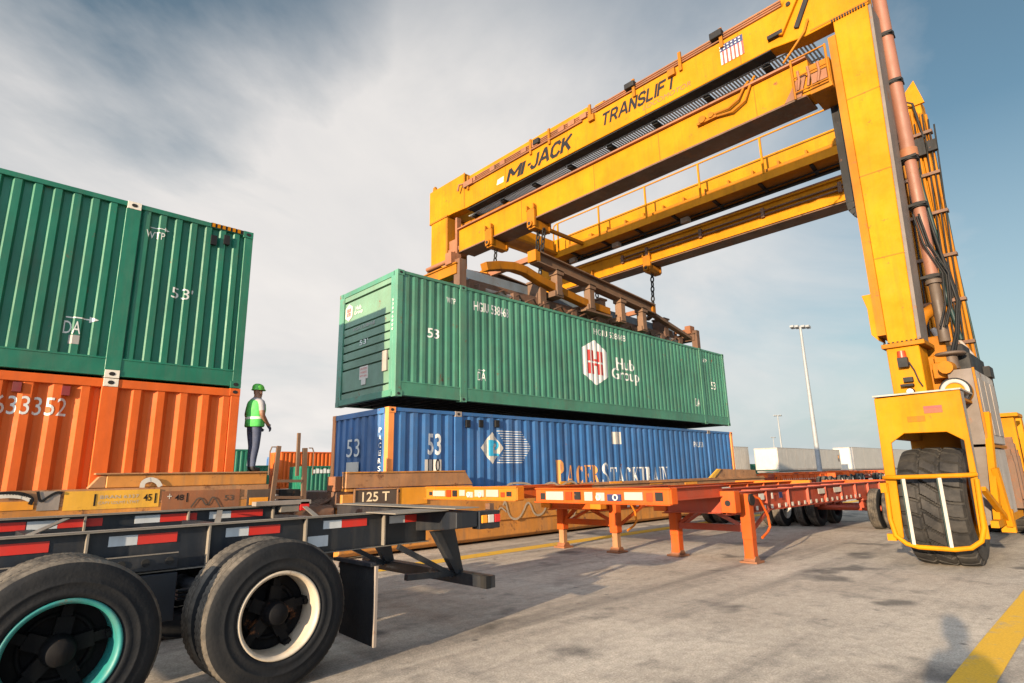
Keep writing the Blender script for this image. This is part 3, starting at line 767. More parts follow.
# raised chord at both ends, sloping down into the side
def raised(xa, xb, slope, par, mt, z1=1.655, zl=1.36, y0=10.86):
    pts = [(xa, zl), (xb, zl), (xb+slope*.0, zl), (xb-slope, z1), (xa, z1)] if slope > 0 else [(xa, z1), (xa-slope, z1)]
    return MB().prism([(xa, zl), (xb, zl), (xb-slope, z1), (xa, z1)], 'y', y0, y0+.16).build('raised_chord', mt, par, bevel=.01)
raised(5.85, 9.15, .22, wr, M['well_brown'])
MB().box(5.85, 9.1, 10.83, 11.05, 1.302, 1.345).box(5.85, 8.9, 10.84, 11.04, 1.657, 1.685).build_each('chord_flange', M['well'], wr)
MB().prism([(20.9,1.302),(24.6,1.302),(24.5,1.55),(21.5,1.62)], 'y', 10.86, 11.02).build('raised_chord', M['well_brown'], wr)
MB().prism([(20.55,1.302),(20.9,1.302),(21.45,1.6),(21.25,1.62)], 'y', 10.82, 10.9).build('chord_end', M['well_yellow'], wr)
fl = MB().box(6.3, 25, 11.06, 13.70, .08, .14); fl.build('well_floor', M['dark'], wr)
MB().box(5.7, 6.6, 10.9, 13.85, 1.0, 1.30).box(24.4, 25.2, 10.9, 13.85, 1.0, 1.30).build_each('end_platform', M['rust'], wr)
MB().box(5.72, 6.2, 11.05, 11.4, 1.305, 1.60).build('bulkhead', M['rust_orange'], wr, bevel=.01)
a = onY(353, 511, 10.78); b = onY(398, 487.5, 10.78)
pl = MB().box(a.x, b.x, 10.772, 10.797, a.z+.0, b.z); plo = pl.build('load_plate', M['plate'], wr)
e = .028; bd = MB()
for x0, x1, z0, z1 in ((a.x, b.x, a.z, a.z+e), (a.x, b.x, b.z-e, b.z), (a.x, a.x+e, a.z+e, b.z-e), (b.x-e, b.x, a.z+e, b.z-e)): bd.box(x0, x1, 10.758, 10.771, z0, z1)
bd.build('plate_border', M['well_brown'], wr)
def flat(par, txt, u, v, u2, v2, Y, mt, **k):
    p = onY(u, v, Y); q = onY(u2, v2, Y)
    return text(txt, par, mt, (p.x, Y, p.z), (1,0,0), (0,0,1), (0,-1,0), W=q.x-p.x, **k)
flat(plo, '125 T', 362, 502, 389.5, 492, 10.772, M['cream_letter'], H=.19, bold=.015)
quad_panel('orange_panel', wr, M['well_orange'], 400, 505, 427, 487, 10.79)
quad_panel('yellow_panel', wr, M['well_yellow'], 478, 494, 500, 486, 10.79)
# graffiti: loops of white and yellow line on the side
def graf(pts_px, w, mt, Y=10.795, closed=False):
    P3 = [onY(u, v, Y) for u, v in pts_px]; P = [(p.x, p.z) for p in P3]
    # smooth
    for _ in range(2):
        Q = [P[0]]
        for p, q in zip(P, P[1:]): Q += [(p[0]*.75+q[0]*.25, p[1]*.75+q[1]*.25), (p[0]*.25+q[0]*.75, p[1]*.25+q[1]*.75)]
        P = Q+[P[-1]]
    bm = poly_bm(ribbon(P, w)); x0 = min(v.co.x for v in bm.verts); z0 = min(v.co.y for v in bm.verts)
    return place(bm, 'graffiti', sw, mt, (x0, Y, z0), (1,0,0), (0,0,1), (0,-1,0), off=.008)
graf([(503,505),(505,500),(508,514),(512,519),(518,519),(523,512),(526,503),(530,503),(533,513),(538,516),(544,512),(546,504),(552,503),(556,510),(561,512)], .05, M['graf'])
graf([(488,518),(492,508),(497,514),(500,506),(506,512)], .035, M['graf'])
graf([(505,490),(507,485),(512,483),(527,483),(533,487),(538,492)], .05, M['graf'], 10.735)
graf([(538,490),(545,484),(553,482),(560,487),(566,482),(573,481),(579,487)], .05, M['graf'], 10.735)
graf([(566,514),(569,504),(574,500),(576,507),(574,516),(569,519)], .04, M['graf'])
graf([(600,494),(604,489),(610,490)], .05, M['well_yellow'])
for u_ in (650, 685, 560, 610): quad_panel('rust_patch_plate', wr, M['well_orange'], u_, 484.5, u_+12, 481, 10.783, .01)

def bogie(par, xc):
    f = MB()
    for yy in (11.66, 13.1):
        for dx in (-.9, .9):
            f.lathe([(-.07,.36),(-.07,.42),(-.04,.46),(-.03,.42),(.07,.42),(.07,.36),(.03,.3),(.03,.08),(-.03,.08),(-.03,.3)], (xc+dx, yy, .51), 'y', 28)
    for dx in (-.9, .9): f.tube((xc+dx, 11.45, .51), (xc+dx, 13.3, .51), .08, 10)
    o = f.build('bogie', M['rust'], par)
    s = MB()
    for yy in (11.42, 13.34):
        s.prism([(xc-1.15,.45),(xc-.65,.45),(xc-.35,.3),(xc+.35,.3),(xc+.65,.45),(xc+1.15,.45),(xc+1.15,.62),(xc+.7,.66),(xc+.4,.85),(xc-.4,.85),(xc-.7,.66),(xc-1.15,.62)], 'y', yy-.07, yy+.07)
    s.build('bogie_frame', M['dark'], o)
    br = MB()
    for i in range(7):
        br.pipe([(xc-.9+.25*i, 11.1+.05*i, .75+.04*(i%3)), (xc-.75+.22*i, 11.2, .95+.05*(i%2)), (xc-.5+.2*i, 11.6, 1.1)], .03, 6)
    br.box(xc-.55, xc+.5, 11.1, 11.5, .86, 1.06).tube((xc-.5, 11.05, .92), (xc+.3, 11.05, .92), .14, 14)
    br.build('brake_gear', M['rust'], o)
bogie(wr, 24.4)
wl = thing('rail_well_car', 'ochre rail well car at the left with yellow and brown panels numbered 45 and 48', 'rail car', (-4, 12.38, 0))
sill(-12.5, 4.35, wl, M['well']); sill(-12.5, 4.35, wl, M['well_brown'], True)
MB().box(-12.5, 4.3, 10.80, 11.05, 1.246, 1.285).build('top_chord', M['well_brown'], wl)
raised(1.85, 4.28, -.0, wl, M['well'], z1=1.69, zl=1.49)
MB().prism([(1.62,1.49),(1.85,1.49),(1.85,1.69),(1.75,1.66)], 'y', 10.87, 11.0).build('chord_end', M['well_brown'], wl, bevel=.01)
MB().box(1.7, 4.3, 10.83, 13.9, 1.692, 1.715).build('end_platform', M['well_brown'], wl)
MB().box(-12.5, 4.3, 10.81, 10.98, 1.287, 1.485).build('upper_side', M['well_brown'], wl)
MB().box(-12.4, 1.8, 11.0, 13.7, .08, .14).build('well_floor', M['dark'], wl)
py = quad_panel('yellow_panel', wl, M['well_yellow'], 62, 511, 160, 489, 10.805)
pb_ = quad_panel('brown_panel', wl, M['rust_orange'], 160.5, 510, 240, 489, 10.805)
pk = quad_panel('black_panel', wl, M['plate'], 246, 507, 271, 489, 10.80)
quad_panel('orange_panel', wl, M['well_orange'], 249, 505, 268, 497, 10.785, .008)
quad_panel('orange_panel', wl, M['well_orange'], -20, 512, 34, 501, 10.80)
quad_panel('grey_panel', wl, M['galv'], 36, 511, 61, 491, 10.80)
flat(py, '45', 143, 501, 152, 494, 10.793, M['black_letter'], H=.105, bold=.02)
quad_panel('bar_mark', py, M['black_letter'], 154, 503, 156.5, 493, 10.792, .004)
quad_panel('bar_mark', py, M['black_letter'], 93, 506, 96.5, 494, 10.792, .004)
flat(py, 'BRAN 6337', 100, 499, 139, 496, 10.793, M['grey_letter'], H=.05)
flat(py, 'CAPY LDLMT LTWT', 98, 504.5, 139, 501, 10.793, M['grey_letter'], H=.04)
flat(pb_, '48', 174.5, 500.5, 184, 494, 10.793, M['black_letter'], H=.09, bold=.01)
flat(pb_, '53', 224, 500.5, 234, 494, 10.793, M['plate'], H=.09, bold=.01)
flat(pb_, '+', 167, 499, 172, 494, 10.793, M['sticker'], H=.08)
quad_panel('bar_mark', pb_, M['black_letter'], 186, 502, 188, 493, 10.792, .004)
def grafl(pts_px, w, mt, Y=10.79):
    P3 = [onY(u, v, Y) for u, v in pts_px]; P = [(p.x, p.z) for p in P3]
    for _ in range(2):
        Q = [P[0]]
        for p, q in zip(P, P[1:]): Q += [(p[0]*.75+q[0]*.25, p[1]*.75+q[1]*.25), (p[0]*.25+q[0]*.75, p[1]*.25+q[1]*.75)]
        P = Q+[P[-1]]
    bm = poly_bm(ribbon(P, w)); x0 = min(v.co.x for v in bm.verts); z0 = min(v.co.y for v in bm.verts)
    return place(bm, 'graffiti', pb_, mt, (x0, Y, z0), (1,0,0), (0,0,1), (0,-1,0), off=.006)
grafl([(0,494),(12,493),(24,494),(33,499),(30,504)], .05, M['black_letter'], 10.785)
grafl([(-4,497),(10,496),(22,497),(29,500)], .05, M['sticker'], 10.785)
grafl([(38,492),(40,503),(48,497),(57,492),(62,493)], .035, M['black_letter'], 10.785)
grafl([(191,507),(200,495),(207,508),(213,494),(220,507)], .025, M['plate'])
grafl([(142,487),(143,482),(150,479),(157,481),(160,486)], .07, M['sticker'], 10.835)
# the ladder at the end of the left car
ld = MB()
for (u0, v0), (u1, v1), w in (((279,446),(271,509),.075), ((305,448),(303,509),.085), ((299,433),(297,476),.055)):
    ld.bar(onY(u0, v0, 10.74), onY(u1, v1, 10.74), w, .05, up=(0,1,0))
for v in (497.5, 481):
    ld.bar(onY(275, v, 10.74), onY(303, v, 10.74), .05, .05)
for u, v in ((277,447),(308,448)):
    p = onY(u, v, 10.74); s_ = -1 if u < 290 else 1
    ld.pipe([p+Vector((s_*.02,0,0)), p+Vector((s_*.09,0,.0)), p+Vector((s_*.12,0,-.08)), p+Vector((s_*.12,0,-.5))], .012, 6)
ld.build('ladder', M['tan'], wl)
quad_panel('step_plate', wl, M['dark'], 278, 507, 300, 489, 10.9)
bogie(wl, 5.35)
cp_ = MB().box(4.3, 5.75, 12.2, 12.56, .75, 1.05).box(4.35, 5.0, 11.2, 13.6, 1.3, 1.38)
for i in range(4): cp_.pipe([(4.4, 11.2+.2*i, 1.2), (4.9, 11.1+.2*i, .85), (5.7, 11.2+.15*i, 1.15)], .03, 6)
cp_.build('coupler', M['rust'], wl)

# ------------------------------------------------------------------ road wheels
def tyre_prof(w, Rr, r0, ng=4, gd=.012):
    h_ = Rr-r0
    p = [(.025,r0),(.004,r0+.02),(.0,r0+.04),(.004,r0+.05),(.002,r0+h_*.38),(-.0015,r0+h_*.40),(-.0015,r0+h_*.44),(.002,r0+h_*.46),(.003,r0+h_*.60),(.012,r0+(Rr-r0)*.78),(.014,r0+(Rr-r0)*.8),(.028,Rr-.02),(.042,Rr-.004)]
    a = .05; st = (w-.1)/ng
    for i in range(ng):
        q = a+st*i; p += [(q+st*.14,Rr)]
        if i < ng: p += [(q+st*.86,Rr-.001*abs(i-1.5)),(q+st*.9,Rr-gd),(q+st*1.1,Rr-gd)] if i < ng-1 else [(q+st*.86,Rr)]
    p += [(w-.042,Rr-.004),(w-.028,Rr-.02),(w-.012,r0+(Rr-r0)*.78),(w,r0+(Rr-r0)*.5),(w-.004,r0+.03),(w-.025,r0)]
    return p
def road_wheel(par, x, y, Rr=.525, rim='rim_cream', z=None, seg=72, dual=True, sgn=1, detail=True):
    """dual road wheel; y is the outer face, sgn +1 when the outer face looks to -Y. hub > tyre, tyre, rim"""
    z = Rr-.008 if z is None else z
    r0 = Rr*.575; w = .27
    flip = lambda prof: [(o*sgn, r) for o, r in prof]
    h = MB()
    h.lathe(flip([(.30,r0*.3),(.14,r0*.30),(.125,r0*.29),(.06,r0*.25),(.045,r0*.21),(.04,r0*.001)]), (x,y,z), 'y', 28, closed=False)
    if detail:
        for k in range(5):
            a = 2*math.pi*(k+.15)/5; d = Vector((math.cos(a),0,math.sin(a)))
            c = Vector((x,y+sgn*.215,z))
            h.bar(c+d*r0*.22, c+d*r0*.60, .095, .075, up=(0,1,0)); h.bar(c+d*r0*.58, c+d*r0*.93, .06, .06, up=(0,1,0))
            h.bar(c+d*r0*.80+Vector((0,-.03*sgn,0)), c+d*r0*.92+Vector((0,-.03*sgn,0)), .06, .05, up=(0,1,0))
            h.tube(c+d*r0*.84+Vector((0,-.07*sgn,0)), c+d*r0*.84+Vector((0,-.02*sgn,0)), .018, 6)
    if detail:
        h.lathe(flip([(.30,r0*.66),(.235,r0*.66),(.235,r0*.58),(.26,r0*.56)]), (x,y,z), 'y', 40, closed=False)
        for k in range(10):
            a = 2*math.pi*k/10; c = Vector((x+r0*.24*math.cos(a), y+sgn*.10, z+r0*.24*math.sin(a))); h.tube(c, c+Vector((0,sgn*.05,0)), .012, 6)
    h.lathe(flip([(.26,r0*.9),(.26,.02)]), (x,y,z), 'y', 32, closed=False)
    hub = h.build('wheel', M['hub'], par)
    for o in ((0, .335) if dual else (0,)):
        def dd(a, oo, r):
            if r > Rr-.006 and detail:
                return -.006*(1 if math.sin(a*72/1.0+abs(oo-.13)*60) > .55 else 0)
            return 0
        t = MB(); n_ = seg*3 if detail else 36
        prof = flip(tyre_prof(w, Rr, r0)); t.lathe(prof, (x, y+sgn*o, z), 'y', n_, disp=dd)
        kk = len(prof)
        for fi in range(len(t.m)):
            j = fi % kk
            rj = (prof[j][1]+prof[(j+1)%kk][1])/2
            if rj > Rr-.016: t.m[fi] = 1
        t.build('tyre', [M['rubber'], M['tread']], hub, fix=True)
    rm = MB().lathe(flip([(.012,r0+.004),(.004,r0-.004),(.010,r0-.018),(.03,r0-.03),(.05,r0-.030),(.24,r0-.036),(.26,r0-.036),(.26,r0-.02),(.05,r0-.008),(.03,r0+.004)]), (x,y,z), 'y', 64)
    rm.build('rim', M[rim], hub)
    return hub

# ------------------------------------------------------------------ black chassis in front
bc = thing('container_chassis', 'black skeletal container chassis in the foreground with turquoise and cream wheel rims', 'trailer', (1.3, 5.9, 0))
YN, YF = 5.50, 6.62
def tape(mb_r, mb_w, x, y, z, wl_=.19, wr_=.30, h=.075):
    mb_w.box(x, x+wl_, y-.004, y+.01, z-h/2, z+h/2); mb_r.box(x+wl_+.002, x+wl_+wr_, y-.004, y+.01, z-h/2, z+h/2)
def rail(par, y, zt, zb, x0, x1, name):
    b = MB()
    b.box(x0, x1, y, y+.012, zb+.012, zt-.012)               # web
    b.box(x0, x1, y-.055, y+.075, zt-.012, zt)                  # flanges
    b.box(x0, x1, y-.055, y+.075, zb, zb+.012)
    o = b.build(name, M['black'], par)
    e_ = MB(); 
    e_.box(x0, x1, y-.0575, y-.0552, zt-.011, zt-.001).box(x0, x1, y-.0575, y-.0552, zb+.001, zb+.011)
    e_.box(x0, x1, y-.054, y+.074, zt+.0008, zt+.0022)
    e_.build('worn_edge', M['edge'], o)
    return o
ZT, ZB = 1.205, .865
rn = rail(bc, YN, ZT, ZB, -7.5, 3.95, 'main_beam')
rf_ = rail(bc, YF, 1.285, .95, -7.5, 2.75, 'main_beam')
st = MB()
for i in range(-8, 5):
    x = .86+.845*i
    if x < 3.8: st.bar((x, YN-.03, ZB+.013), (x-.0, YN-.03, ZT-.013), .014, .055, up=(0,1,0))
st.build_each('stiffener', M['edge'], rn)
st = MB()
for i in range(-8, 3):
    x = 1.0+.845*i; st.box(x-.007, x+.007, YF-.055, YF-.001, .963, 1.272)
st.build_each('stiffener', M['edge'], rf_)
tr_, tw_ = MB(), MB()
for u in (-36, 110, 226, 323, 389):
    p = onY(u, 530, YN); tape(tr_, tw_, p.x, YN-.002, ZT-.085, .19, .28, .075)
for u in (28, 135, 209, -60):
    p = onY(u, 517, YF); tape(tr_, tw_, p.x, YF-.002, 1.285-.07, .21, .33, .07)
tr_.build_each('reflective_tape', M['tape_red'], bc); tw_.build_each('reflective_tape', M['tape_white'], bc)
p = onY(307, 548, YN); q = onY(328, 535, YN)
pi_ = MB().box(p.x, q.x, YN-.006, YN+.002, p.z, q.z).build('id_plate', M['tape_white'], bc)
cm = MB()
for x in (-2.2, -.85, .58, 1.85, 2.75):
    cm.box(x-.05, x+.05, YN+.08, YF-.0, ZT-.24, ZT-.02)
cm.build_each('crossmember', M['black'], bc)
ce = MB()
for x in (-2.2, -.85, .58, 1.85, 2.75): ce.bar((x-.05, YN+.08, ZT+.0), (x+.28, YF-.06, 1.26), .05, .008)
ce.build_each('crossmember_edge', M['edge'], bc)
# sub-rail with adjustment holes (slider)
p0 = onY(95, 562, 5.44); p1 = onY(178, 549, 5.44)
sl_ = MB().box(p0.x-.6, p1.x, 5.415, 5.44, ZB+.02, ZB+.145); so_ = sl_.build('slider_rail', M['black'], bc, bevel=.003)
MB().box(p0.x-.6, p1.x, 5.41, 5.4135, ZB+.137, ZB+.146).build('worn_edge', M['edge'], so_)
hl = MB()
for u in (122, 146, 170):
    pp = onY(u, 556, 5.412); hl.tube((pp.x, 5.4145, ZB+.085), (pp.x, 5.405, ZB+.085), .028, 14)
hl.build_each('pin_hole', M['void'], so_)
# suspension hangers, axle, springs
sx = MB()
xh = onY(152, 585, 5.45).x
sx.box(xh-.16, xh+.16, 5.40, 5.56, .50, .855)
for x in (2.04, .69, -.68):
    sx.tube((x, 5.2, .517), (x, 7.6, .517), .07, 14)
    for k in range(3): sx.bar((x-.5, 5.62, .62+.03*k), (x+.5, 5.62, .62+.03*k), .08, .018)
    sx.box(x-.1, x+.1, 5.56, 5.7, .5, .74)
for x in (1.3, -.05, 2.65): sx.box(x-.12, x+.12, 5.52, 5.62, .6, .86)
sx.tube((1.3, 5.395, .62), (1.3, 5.36, .62), .05, 12)
sx.build_each('suspension', M['black'], bc, bevel=.004)
road_wheel(bc, 2.04, 4.70, .55, 'rim_cream'); road_wheel(bc, .69, 4.70, .55, 'rim_teal')
for x in (2.04, .69): road_wheel(bc, x, 7.6, .55, 'rim_cream', sgn=-1, detail=False)
# mud flap with frame
pf0 = onX(340, 566, 2.78); 
fx = 2.90
a = onX(344, 570, fx); b = onX(374, 572, fx)
mfl = MB().prism([(4.80,.13),(5.40,.15),(5.44,.78),(4.78,.79)], 'x', fx, fx+.012)
mf = mfl.build('mud_flap', M['rubber'], bc)
MB().bar((fx-.01, 4.80, .80), (fx-.01, 5.5, .80), .05, .03).build('flap_hanger', M['black'], mf)
MB().box(fx-.004, fx+.022, 4.775, 4.80, .13, .79).build('flap_edge', M['galv'], mf)
# rear bolster, lamps, bumper
zb_ = 1.195
rb = MB().prism([(5.56,.98),(4.95,1.02),(4.80,1.04),(4.80,zb_),(7.3,zb_+.03),(7.3,.98)], 'x', 3.82, 4.10)
rbo = rb.build('rear_bolster', M['black'], bc, bevel=.006)
MB().box(3.80, 4.12, 4.79, 7.3, zb_+.032, zb_+.04).build('bolster_lit_top', M['edge'], rbo)  # pale sheet that paints the sunlit top of the black bolster
MB().box(3.2, 3.84, 4.95, 5.5, ZT+.002, ZT+.012).build('gusset_plate', M['edge'], rbo)
lb = MB().box(4.11, 4.40, 4.78, 4.9, 1.01, 1.19).build('lamp_box', M['black'], rbo, bevel=.004)
for i, k in enumerate(('amber', 'clearlens', 'redlens')):
    x = 4.135+.09*i; MB().box(x, x+.078, 4.765, 4.779, 1.07, 1.15).build('tail_lamp', M[k], lb, bevel=.004)
MB().box(4.3, 4.36, 4.83, 4.9, 1.0, 1.26).build('twist_lock', M['rust'], rbo)
up_ = MB()
for yy, in ((5.35,), (6.75,)):
    up_.prism([(3.90,.98),(4.24,.98),(4.36,.52),(4.20,.52)], 'y', yy, yy+.02)
    up_.prism([(3.90,.98),(3.98,.98),(4.26,.52),(4.20,.52)], 'y', yy-.07, yy)
    up_.bar((3.6, yy, .55), (4.25, yy, .52), .06, .06); up_.bar((3.5, yy, .86), (4.2, yy, .50), .05, .05)
up_.build_each('bumper_upright', M['black'], bc)
bm_ = MB().box(4.24, 4.37, 4.83, 7.35, .41, .53); bo_ = bm_.build('bumper', M['black'], bc, bevel=.006)
MB().box(4.236, 4.30, 4.826, 4.92, .409, .5315).build('worn_patch', M['dark'], bo_)
tr2, tw2 = MB(), MB()
for i in range(4): tape(tr2, tw2, 0, 0, 0)
MB().box(2.75, 2.95, 6.52, 6.72, 1.21, 1.29).build('lamp_bracket', M['edge'], bc)
al = MB().box(2.96, 3.06, 6.50, 6.58, 1.22, 1.31).build('marker_lamp', M['redlens'], bc)
p = onY(256, 507, 6.5); q = onY(311, 505, 6.5)
MB().box(p.x, q.x, 6.5, 6.62, 1.287, 1.33).build('folded_rail_cap', M['galv'], bc)

# ------------------------------------------------------------------ orange chassis
def chassis(label, x0, yc, cb, cm_, crail, group, cb_leg=None, length=12.2, zt=1.18, gz=1.34, detail=True):
    st_ = 0 if cb_leg else 1
    cb_leg = cb_leg or cb
    """gooseneck container chassis along X with its nose at x0"""
    t = thing('container_chassis', label, 'trailer', (x0, yc, 0), group)
    h = 1.24
    nb = MB().box(x0, x0+.16, yc-h, yc+h, gz-.215, gz)
    for y in (yc-h+.02, yc+h-.3): nb.box(x0-.012, x0+.17, y, y+.28, gz-.22, gz+.004)
    nb.box(x0-.05, x0+.02, yc-h, yc+h, gz-.226, gz-.206); nb.box(x0-.03, x0+.02, yc-h, yc+h, gz-.022, gz+.002)
    no = nb.build('front_bolster', cb, t, bevel=.008)
    if detail:
        spec = [(-1.12,.10,'void'),(-1.0,.36,'sun_white'),(-.60,.13,'beacon'),(-.42,.12,'dark'),(-.22,.15,'sun_white'),(.0,.15,'sun_white'),(.2,.24,'flag_blue' if cb_leg is cb else 'sun_white'),(.5,.3,'sun_white'),(.86,.1,'beacon'),(1.0,.12,'dark')]
        for yy, w, k in spec:
            y = yc-yy
            MB().box(x0-.018, x0-.0125+.012, y-w, y, gz-.18+random.uniform(0,.03), gz-.05-random.uniform(0,.04)).build('decal' if k in ('sun_white','flag_blue') else 'lamp', M[k], no)
        for y in (yc-.35, yc-.05):
            MB().lathe([(-.03,.045),(-.03,.03),(0,.03),(0,.045)], (x0-.01, y, gz-.13), 'x', 14).build('air_coupling', M['clearlens'], no)
    gn = MB()
    for y in (yc-.53, yc+.53):
        gn.box(x0+.16, x0+2.8, y-.006, y+.006, gz-.21, gz-.04)
        gn.box(x0+.16, x0+2.8, y-.06, y+.06, gz-.04, gz-.025).box(x0+.16, x0+2.8, y-.06, y+.06, gz-.225, gz-.21)
    for i in range(4): gn.box(x0+.55+.6*i, x0+.63+.6*i, yc-.5, yc+.5, gz-.2, gz-.06)
    gn.build('gooseneck', cm_, t)
    mb_ = MB(); xa, xb = x0+2.75, x0+length
    for y, s_ in ((yc-.60, -1), (yc+.60, 1)):
        mb_.box(xa, xb, y-.006, y+.006, zt-.36, zt-.015)
        mb_.box(xa, xb, y-.065, y+.065, zt-.015, zt).box(xa, xb, y-.065, y+.065, zt-.375, zt-.36)
        for i in range(9):
            x = xa+.5+i*1.05; mb_.box(x-.008, x+.008, y-.06 if s_ < 0 else y+.007, y-.007 if s_ < 0 else y+.06, zt-.359, zt-.016)
    mb_.build_each('main_beam', crail, t)
    xm = MB()
    for i in range(10): 
        x = xa+.25+i*.98; xm.box(x-.04, x+.04, yc-.59, yc+.59, zt-.3, zt-.05)
    xm.build_each('crossmember', cm_, t)
    bo = MB().box(xa-.06, xa+.14, yc-.80, yc-.54, zt-.33, zt+.03).box(xa-.06, xa+.14, yc+.54, yc+.80, zt-.33, zt+.03)
    MB().box(xa, xa+.02, yc-.535, yc+.535, zt-.33, zt-.06).box(xa-.09, xa+.02, yc-.535, yc+.535, zt-.06, zt-.045).box(xa-.09, xa+.02, yc-.535, yc+.535, zt-.345, zt-.33).build('step_crossmember', cm_, t)
    bob = bo.build_each('step_bolster', cb, t, bevel=.008)
    hb = MB()
    for y in (yc-.67, yc+.67): hb.tube((xa-.062, y, zt-.17), (xa-.068, y, zt-.17), .05, 16)
    hb.build_each('bolster_hole', M['void'], bob)
    for y in (yc-.72, yc+.70):
        lg = MB().box(xa+.42, xa+.60, y-.09, y+.09, .38, zt-.03).box(xa+.445-.02*st_, xa+.575+.02*st_, y-.065-.02*st_, y+.065+.02*st_, .05, .4, 1)
        lo_ = lg.build('landing_leg', [cb_leg, M['well_brown'] if cb_leg is not cb else cb_leg], t, bevel=.01)
        MB().box(xa+.36, xa+.66, y-.15, y+.15, .004, .035).prism([(xa+.40,.035),(xa+.62,.035),(xa+.57,.11),(xa+.45,.11)], 'y', y-.1, y+.1).build('foot_plate', M['rust_orange'], lo_)
    br = MB()
    br.bar((xa+.51, yc-.64, .56), (xa+.51, yc+.62, .56), .1, .11)
    br.bar((xa+.51, yc-.62, .60), (xa+.35, yc-.1, zt-.3), .06, .06); br.bar((xa+.51, yc+.60, .60), (xa+.35, yc+.1, zt-.3), .06, .06)
    for y in (yc-.72, yc+.70): br.bar((xa+.6, y, .5), (xa+1.6, y+.08*(1 if y < yc else -1), zt-.36), .05, .05)
    br.build('leg_brace', cm_, t)
    if detail:
        y = yc-.83
        MB().pipe([(xa+.55,y,zt-.06),(xa+.75,y-.03,zt-.12),(xa+.98,y-.05,zt-.42),(xa+1.02,y-.05,zt-.62),(xa+.92,y-.04,zt-.70),(xa+.72,y-.02,zt-.78)], .022, 8).build('crank_handle', cb, t)
        MB().tube((xa+.5, yc-.815, zt-.13), (xa+.5, yc-.85, zt-.13), .1, 14).build('gear_box', M['dark'], t)
    # conspicuity marks along the lower web
    tw = MB(); y = yc-.60-.0095
    for i in range(20):
        x = xa+.7+i*.33; tw.box(x, x+.09, y-.055, y-.05, zt-.345, zt-.27)
    tw.build_each('reflective_tape', M['sticker'], t)
    if detail:
        for i, (a, w, k) in enumerate(((1.2,.22,'sticker'),(1.75,.07,'sticker'),(2.1,.16,'flag_blue'),(4.2,.4,'sticker'),(5.2,.5,'sticker'))):
            MB().box(xa+a, xa+a+w, y-.055, y-.05, zt-.17, zt-.06).build('decal', M[k], t)
    MB().box(xb-.16, xb, yc-1.2, yc+1.2, zt-.3, zt+.02).build('rear_bolster', cb, t, bevel=.008)
    sp = MB()
    for x in (xb-2.15, xb-.9):
        sp.tube((x, yc-1.1, .51), (x, yc+1.1, .51), .07, 10)
        for y in (yc-.55, yc+.55):
            sp.bar((x-.5, y, .62), (x+.5, y, .62), .08, .06); sp.box(x-.08, x+.08, y-.06, y+.06, .5, .72)
            sp.prism([(x-.62,zt-.37),(x-.42,zt-.37),(x-.48,.55),(x-.56,.55)], 'y', y-.05, y+.05)
    sp.box(xb-2.9, xb-.2, yc-.66, yc-.5, zt-.44, zt-.38).build('suspension', cm_, t)
    for x in (xb-2.15, xb-.9):
        for yo, s_ in ((yc-1.22, 1), (yc+1.22, -1)):
            road_wheel(t, x, yo, .51, 'trailer', sgn=s_, detail=False)
    return t
G_CH = 'orange container chassis parked between the crane and the rail car'
ch1 = chassis('red orange container chassis standing on its landing legs, the nearer of the two', 7.0, 5.5, M['chas'], M['chas_red'], M['chas_red'], G_CH, length=12.9)
ch2 = chassis('yellow orange container chassis standing on its landing legs close beside the well car', 6.72, 8.12, M['chas_yel'], M['chas'], M['chas'], G_CH, M['chas'], 12.8, zt=1.19, gz=1.37)
# ------------------------------------------------------------------ gantry crane
cr_ = thing('gantry_crane', 'tall yellow rubber tyred gantry crane straddling the rail car and lifting the green container', 'crane', (15, 9, 0))
Y_, YD = M['yellow'], M['yellow_dull']
def leg(xa, xb, ya, yb, z0, z1, name='leg'):
    b = MB().box(xa, xb, ya, yb, z0, z1)
    return b.build(name, Y_, cr_, bevel=.012)
FX = 12.10
# near front leg with collar, stub and guide
lgn = MB().prism([(2.21,3.72),(2.66,3.72),(2.66,10.62),(2.02,10.62)], 'x', FX, FX+.6).build('leg', Y_, cr_, bevel=.012)
MB().box(FX-.02, FX+.72, 2.658, 2.80, 3.9, 10.3).build('guide_rail', YD, lgn)
MB().box(FX+.10, FX+.40, 2.802, 2.815, 3.9, 9.4).build('greased_strip', M['galv'], lgn)
MB().prism([(2.15,3.74),(2.206,3.74),(2.016,10.6),(1.965,10.6)], 'x', FX+.02, FX+.60).build('side_plate', M['primer'], lgn)
for zz in (5.35, 7.05, 8.75): MB().box(FX-.004, FX+.001, 2.2-.026*(zz-3.7), 2.655, zz, zz+.022).build('weld_seam', YD, lgn)
MB().box(FX-.06, FX+.74, 2.10, 2.76, 3.64, 3.72).build('collar', YD, lgn, bevel=.008)
bl_ = MB()
for i in range(9): bl_.tube((FX-.03, 2.15+.07*i, 3.725), (FX-.03, 2.15+.07*i, 3.745), .018, 6)
for i in range(13): bl_.box(FX-.035, FX+.0, 2.06+.05*i, 2.085+.05*i, 10.6, 10.66)
bl_.build_each('flange_bolt', M['dark'], lgn)
MB().prism([(2.80,4.72),(2.96,4.72),(2.90,4.45),(2.90,3.95),(2.80,3.82)], 'x', FX+.02, FX+.5).build('stop_bracket', Y_, lgn, bevel=.006)
MB().box(FX-.01, FX+.6, 2.20, 2.70, 2.6, 3.635).build('leg_foot', Y_, lgn, bevel=.012)
